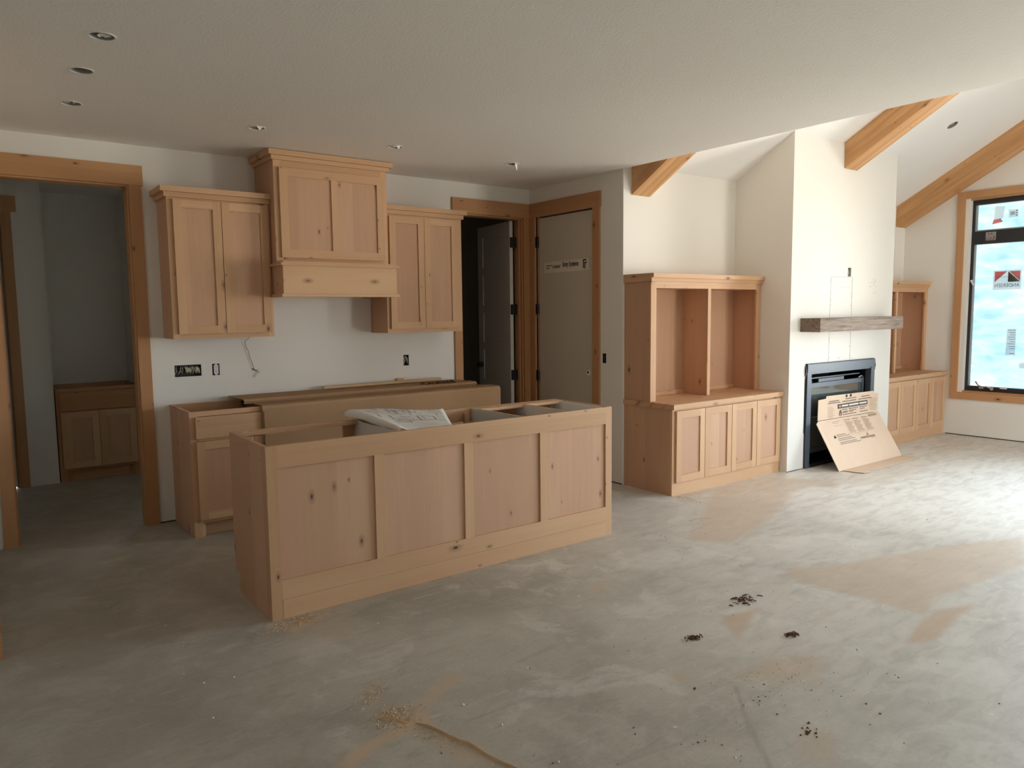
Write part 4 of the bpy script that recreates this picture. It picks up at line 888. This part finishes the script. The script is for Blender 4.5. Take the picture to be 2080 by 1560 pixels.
mb.box(x0+.0005, x1-.0005, yK+.04, yK+.044, z0+.0005, z1-.0005); mb.box(x0+.0005, x0+.003, yK, yK+.04, z0+.0005, z1-.0005); mb.box(x1-.003, x1-.0005, yK, yK+.04, z0+.0005, z1-.0005); mb.build('box', 'box_blue', t)
mb = Bx(1.509, 1.541, yK-.006, yK+.03, 1.076, 1.142); mb.box(1.518, 1.532, yK-.004, yK+.01, 1.062, 1.156); mb.build('receptacle', 'outlet', t)
mb = MB()
for z in (1.094, 1.125):
    mb.box(1.517, 1.519, yK-.0068, yK-.006, z, z+.01); mb.box(1.530, 1.532, yK-.0068, yK-.006, z, z+.01); mb.box(1.523, 1.527, yK-.0068, yK-.006, z-.008, z-.004)
mb.build('slots', 'black', t)
t = thing('switch_box', (xD, 4.737, 1.056), 'single electrical box on the narrow wall beside the pantry door', 'electrical box')
mb = MB(); mb.box(xD+.045, xD+.049, 4.7145, 4.7595, 1.0565, 1.1415); mb.box(xD+.001, xD+.045, 4.7145, 4.7175, 1.0565, 1.1415); mb.box(xD+.001, xD+.045, 4.7565, 4.7595, 1.0565, 1.1415); mb.box(xD+.001, xD+.045, 4.7175, 4.7565, 1.0565, 1.06); mb.build('box', 'box_blue', t)
MB().tube([(xD+.03, 4.735, 1.13), (xD+.008, 4.742, 1.11), (xD+.006, 4.738, 1.08), (xD+.03, 4.73, 1.065)], .003).build('wire', 'wire_dark', t)
t = thing('cable_box', (7.061, yC, 1.828), 'small grey electrical box high on the white chimney front', 'electrical box')
mb = MB(); mb.box(7.0305, 7.0915, yC+.03, yC+.034, 1.8285, 1.9135); mb.box(7.0305, 7.034, yC+.001, yC+.03, 1.8285, 1.9135); mb.box(7.088, 7.0915, yC+.001, yC+.03, 1.8285, 1.9135); mb.build('box', 'seam', t)
MB().tube([(7.06, yC+.02, 1.90), (7.058, yC+.008, 1.87), (7.064, yC+.012, 1.84)], .005).build('wire', 'wire', t)
t = thing('hanging_wire', (1.79, yK, 1.03), 'loose thin wire hanging from under the left wall cabinet', 'wire')
yw = yK-.012
mb = MB(); mb.tube([(1.778, yw-.02, 1.355), (1.772, yw-.02, 1.34), (1.756, yw-.01, 1.325), (1.743, yw, 1.307), (1.750, yw, 1.275), (1.770, yw, 1.235), (1.778, yw, 1.184), (1.795, yw, 1.14), (1.804, yw, 1.105), (1.806, yw, 1.094)], .0022)
mb.build('cable', 'wire_dark', t)
mb = MB(); mb.tube([(1.795, yw+.008, 1.10), (1.81, yw, 1.09), (1.826, yw, 1.084)], .004); mb.tube([(1.826, yw, 1.084), (1.838, yw, 1.092)], .0018); mb.tube([(1.826, yw, 1.084), (1.845, yw, 1.07), (1.84, yw, 1.064)], .0022); mb.build('stripped_end', 'wire_dark', t)
mb = MB(); mb.tube([(1.835, yw, 1.07), (1.815, yw, 1.045), (1.802, yw, 1.032), (1.796, yw, 1.045)], .0018); mb.tube([(1.83, yw, 1.068), (1.815, yw, 1.035), (1.81, yw, 1.03)], .0015); mb.build('white_lead', 'wire', t)

# ------------------------------------------------------------------ recessed light openings
def ring(c, r0, r1, h, n=20, seed=0):
    r = random.Random(seed); vs = []
    for k in range(n):
        a = 2*math.pi*k/n; j = r.uniform(-.002, .003)
        for rr, hh in ((r0, 0), (r1+j, 0), (r1+j, h), (r0, h)): vs.append((c[0]+rr*math.cos(a), c[1]+rr*math.sin(a), c[2]+hh))
    fs = []
    for k in range(n):
        for q in range(4): fs.append((4*k+q, 4*((k+1) % n)+q, 4*((k+1) % n)+(q+1) % 4, 4*k+(q+1) % 4))
    return MB().raw(vs, fs)
places = ['nearest of the three recessed openings at the left of the ceiling', 'empty dark recessed opening, middle of the three at the left of the ceiling', 'farthest of the three recessed openings at the left of the ceiling',
          'recessed opening in the ceiling just left of the range hood', 'recessed opening in the ceiling just right of the range hood', 'recessed opening with a hanging white flap, in front of the closet doorway']
for k, (x, y) in enumerate(LIGHTS):
    t = thing('recessed_light', (x, y, zC), places[k], 'ceiling light', 'recessed light openings in the flat ceiling')
    ring((x, y, zC-.0025), .049, .0555, .004, seed=k).build('rim', 'plaster', t)
    n = 20; vs = [(x+.0515*math.cos(2*math.pi*i/n), y+.0515*math.sin(2*math.pi*i/n), zz) for zz in (zC+.002, zC+.10) for i in range(n)]
    MB().raw(vs, [(i, (i+1) % n, n+(i+1) % n, n+i) for i in range(n)]+[tuple(range(n, 2*n))]).build('can', 'can', t)
    r = random.Random(20+k)
    if k != 1 and k != 5:
        for q in range(3):
            a = r.uniform(0, 6.3); px, py = x+.02*math.cos(a), y+.02*math.sin(a)
            vs = [(px+r.uniform(-.026, .026), py+r.uniform(-.026, .026), zC+r.uniform(-.002, .02)) for _ in range(5)]
            MB().raw(vs, [(0, 1, 2), (0, 2, 3), (0, 3, 4), (0, 4, 1), (1, 2, 3), (1, 3, 4)]).build('paper_scrap', 'plaster', t)
    if k == 5:
        MB().raw([(x+.005, y-.03, zC), (x+.045, y-.012, zC), (x+.03, y-.025, zC-.055), (x+.008, y-.028, zC+.004), (x+.047, y-.010, zC+.004)], [(0, 1, 2), (3, 4, 2), (0, 1, 4, 3), (0, 3, 2), (1, 2, 4)]).build('torn_flap', 'plaster', t)
    if k in (3, 4):
        MB().raw([(x-.015, y-.045, zC+.001), (x+.03, y-.035, zC+.001), (x+.01, y-.03, zC-.02), (x-.01, y-.03, zC+.015)], [(0, 1, 2), (0, 2, 3), (1, 2, 3), (0, 1, 3)]).build('torn_flap', 'plaster', t)
# one in the vaulted slope
t = thing('recessed_light', (VL[0], VL[1], vault(VL[1])), 'recessed opening in the sloped white ceiling between two beams', 'ceiling light')
R = Matrix.Translation((VL[0], VL[1], vault(VL[1]))) @ Matrix(((1, 0, 0, 0), (0, c30, s30, 0), (0, -s30, c30, 0), (0, 0, 0, 1)))
mb = ring((0, 0, -.003), .052, .059, .005, seed=3); mb.v = [tuple(R @ Vector(v)) for v in mb.v]; mb.build('rim', 'plaster', t)
n = 20; vs = [tuple(R @ Vector((.0545*math.cos(2*math.pi*i/n), .0545*math.sin(2*math.pi*i/n), zz))) for zz in (.002, .06) for i in range(n)]
MB().raw(vs, [(i, (i+1) % n, n+(i+1) % n, n+i) for i in range(n)]+[tuple(range(n, 2*n))]).build('can', 'can', t)
vs = [tuple(R @ Vector(v)) for v in ((-.02, .0, .01), (.01, .02, .012), (.03, -.01, .015), (0, -.03, .014), (.0, .0, .03))]
MB().raw(vs, [(0, 1, 4), (1, 2, 4), (2, 3, 4), (3, 0, 4), (0, 1, 2, 3)]).build('socket', 'can', t)

# ------------------------------------------------------------------ dirt on the floor (loose, uncountable)
def crumbs(name, mat, label, spots, seed):
    r = random.Random(seed); mb = MB()
    for (cx, cy, dx, dy, ang_, n, s0, s1) in spots:
        for k in range(n):
            a, b = r.gauss(0, dx/2), r.gauss(0, dy/2); x = cx+a*math.cos(ang_)-b*math.sin(ang_); y = cy+a*math.sin(ang_)+b*math.cos(ang_); s_ = r.uniform(s0, s1); h_ = r.uniform(0, 6.3)
            if (y > 3.53 and 1.12 < x < 3.49) or (y > 3.93 and x > 4.55) or (y > 3.4 and 6.3 < x < 7.8) or x > 9.4: continue
            vs = [(x+s_*math.cos(h_+q*2.1)*r.uniform(.6, 1.3), y+s_*math.sin(h_+q*2.1)*r.uniform(.6, 1.3), .0006) for q in range(3)]+[(x+r.uniform(-.3, .3)*s_, y+r.uniform(-.3, .3)*s_, s_*r.uniform(.5, 1.1))]
            mb.raw(vs, [(0, 1, 2), (0, 1, 3), (1, 2, 3), (2, 0, 3)])
    o = stuff(mb.build(name, mat)); o['label'] = label; return o
crumbs('sawdust', 'sawdust', 'tan sawdust crumbs in piles on the concrete floor', [(1.255, 3.465, .20, .07, .12, 300, .002, .006), (1.215, 2.385, .09, .10, .9, 260, .002, .005), (1.222, 2.60, .05, .12, -.9, 70, .002, .005), (1.275, 2.16, .10, .05, -1.2, 60, .002, .005),
       (1.9, 3.525, .8, .015, 0, 160, .0015, .004), (4.6, 4.02, .04, .3, 0, 90, .003, .007), (2.5, 3.525, 1.2, .012, 0, 120, .001, .003), (2.6, 1.7, .3, .12, 0, 60, .002, .004)], 1)
M['wood_chip'] = plain('pale_wood_chips', (.72, .55, .37), .9, .05, var=.15, vscale=80)
crumbs('wood_chips', 'wood_chip', 'pale wood chips mixed into the sawdust piles on the floor', [(1.255, 3.468, .18, .05, .12, 170, .003, .007), (1.21, 2.39, .08, .06, .9, 120, .003, .006), (1.222, 2.60, .05, .12, -.9, 60, .003, .006), (1.275, 2.16, .10, .04, -1.2, 50, .003, .006)], 11)
crumbs('drywall_crumbs', 'chip', 'small white drywall crumbs scattered on the floor', [(1.469, 2.30, .01, .01, 0, 3, .004, .008), (1.492, 2.104, .01, .01, 0, 3, .004, .007), (1.22, 2.62, .05, .05, 0, 6, .003, .006), (2.4, 2.4, 2.6, 1.6, 0, 110, .002, .006), (2.35, 1.6, .5, .3, 0, 40, .003, .007), (9.2, 3.4, .06, .8, 0, 60, .004, .012), (4.9, 4.1, .5, .4, 0, 20, .003, .007)], 2)
crumbs('dark_crumbs', 'bark', 'dark bark and dirt crumbs scattered on the floor', [(2.263, 1.834, .004, .004, 0, 2, .007, .010), (2.5, 2.0, 1.6, .9, 0, 60, .002, .005), (2.5, 1.5, .9, .4, 0, 40, .002, .006), (2.35, 1.385, .06, .03, 0, 14, .004, .009), (7.5, 2.6, 3.0, 1.2, .3, 26, .002, .006), (3.9, 3.3, .6, .3, 0, 40, .002, .005)], 3)
def needles(cx, cy, spread, n, label, seed, dirn=0):
    r = random.Random(seed); mb = MB()
    for k in range(n):
        x, y = cx+r.gauss(0, spread), cy+r.gauss(0, spread*.55); a = dirn+r.gauss(0, .6); l = r.uniform(.006, .02)
        mb.tube([(x-l*math.cos(a), y-l*math.sin(a), .003), (x, y, r.uniform(.003, .010)), (x+l*math.cos(a), y+l*math.sin(a), .003)], r.uniform(.0018, .0034), 4)
    o = stuff(mb.build('bark_debris', 'bark')); o['label'] = label
needles(3.178, 2.268, .045, 30, 'loose dark bark flakes, farthest of three dark clumps on the floor', 1, -.6)
needles(2.628, 2.137, .017, 26, 'dark brown bark clump on the floor, left one of the front two', 2, .8)
needles(3.017, 1.882, .018, 26, 'dark brown bark clump on the floor, right one of the front two', 3, -.2)
# ridge of sawdust left along a sweep line, bottom of the picture
mb = MB()
path = [(1.256, 2.308), (1.275, 2.26), (1.293, 2.210), (1.308, 2.155), (1.320, 2.104), (1.336, 2.080), (1.343, 2.03), (1.349, 1.978), (1.362, 1.92), (1.375, 1.871), (1.40, 1.78), (1.43, 1.66)]
vs = []; r = random.Random(9)
for i, (x, y) in enumerate(path):
    w_ = .0035+.003*r.random()+(.003 if 4 < i < 9 else 0); hgt = (.007+.004*r.random())*(1 if 0 < i < len(path)-1 else .2)
    vs += [(x-w_, y-.2*w_, .0005), (x-.1*w_, y, hgt), (x+w_*.8, y+.2*w_, .0005)]
fs = []
for i in range(len(path)-1):
    a = 3*i; fs += [(a, a+1, a+4, a+3), (a+1, a+2, a+5, a+4), (a+2, a, a+3, a+5)]
fs += [(0, 1, 2), (len(vs)-3, len(vs)-2, len(vs)-1)]
mb.raw(vs, fs)
vs = []; p2 = [(1.163, 2.432), (1.185, 2.40), (1.205, 2.37), (1.222, 2.335), (1.232, 2.318)]
for i, (x, y) in enumerate(p2): vs += [(x-.006, y-.004, .0005), (x, y, .006 if 0 < i < 4 else .001), (x+.008, y+.004, .0005)]
mb.raw(vs, [q for i in range(4) for q in ((3*i, 3*i+1, 3*i+4, 3*i+3), (3*i+1, 3*i+2, 3*i+5, 3*i+4), (3*i+2, 3*i, 3*i+3, 3*i+5))]+[(0, 1, 2), (12, 13, 14)])
o = stuff(mb.build('sawdust_ridge', 'sawdust')); o['label'] = 'thin raised ridge of sawdust along a sweep line in the foreground'
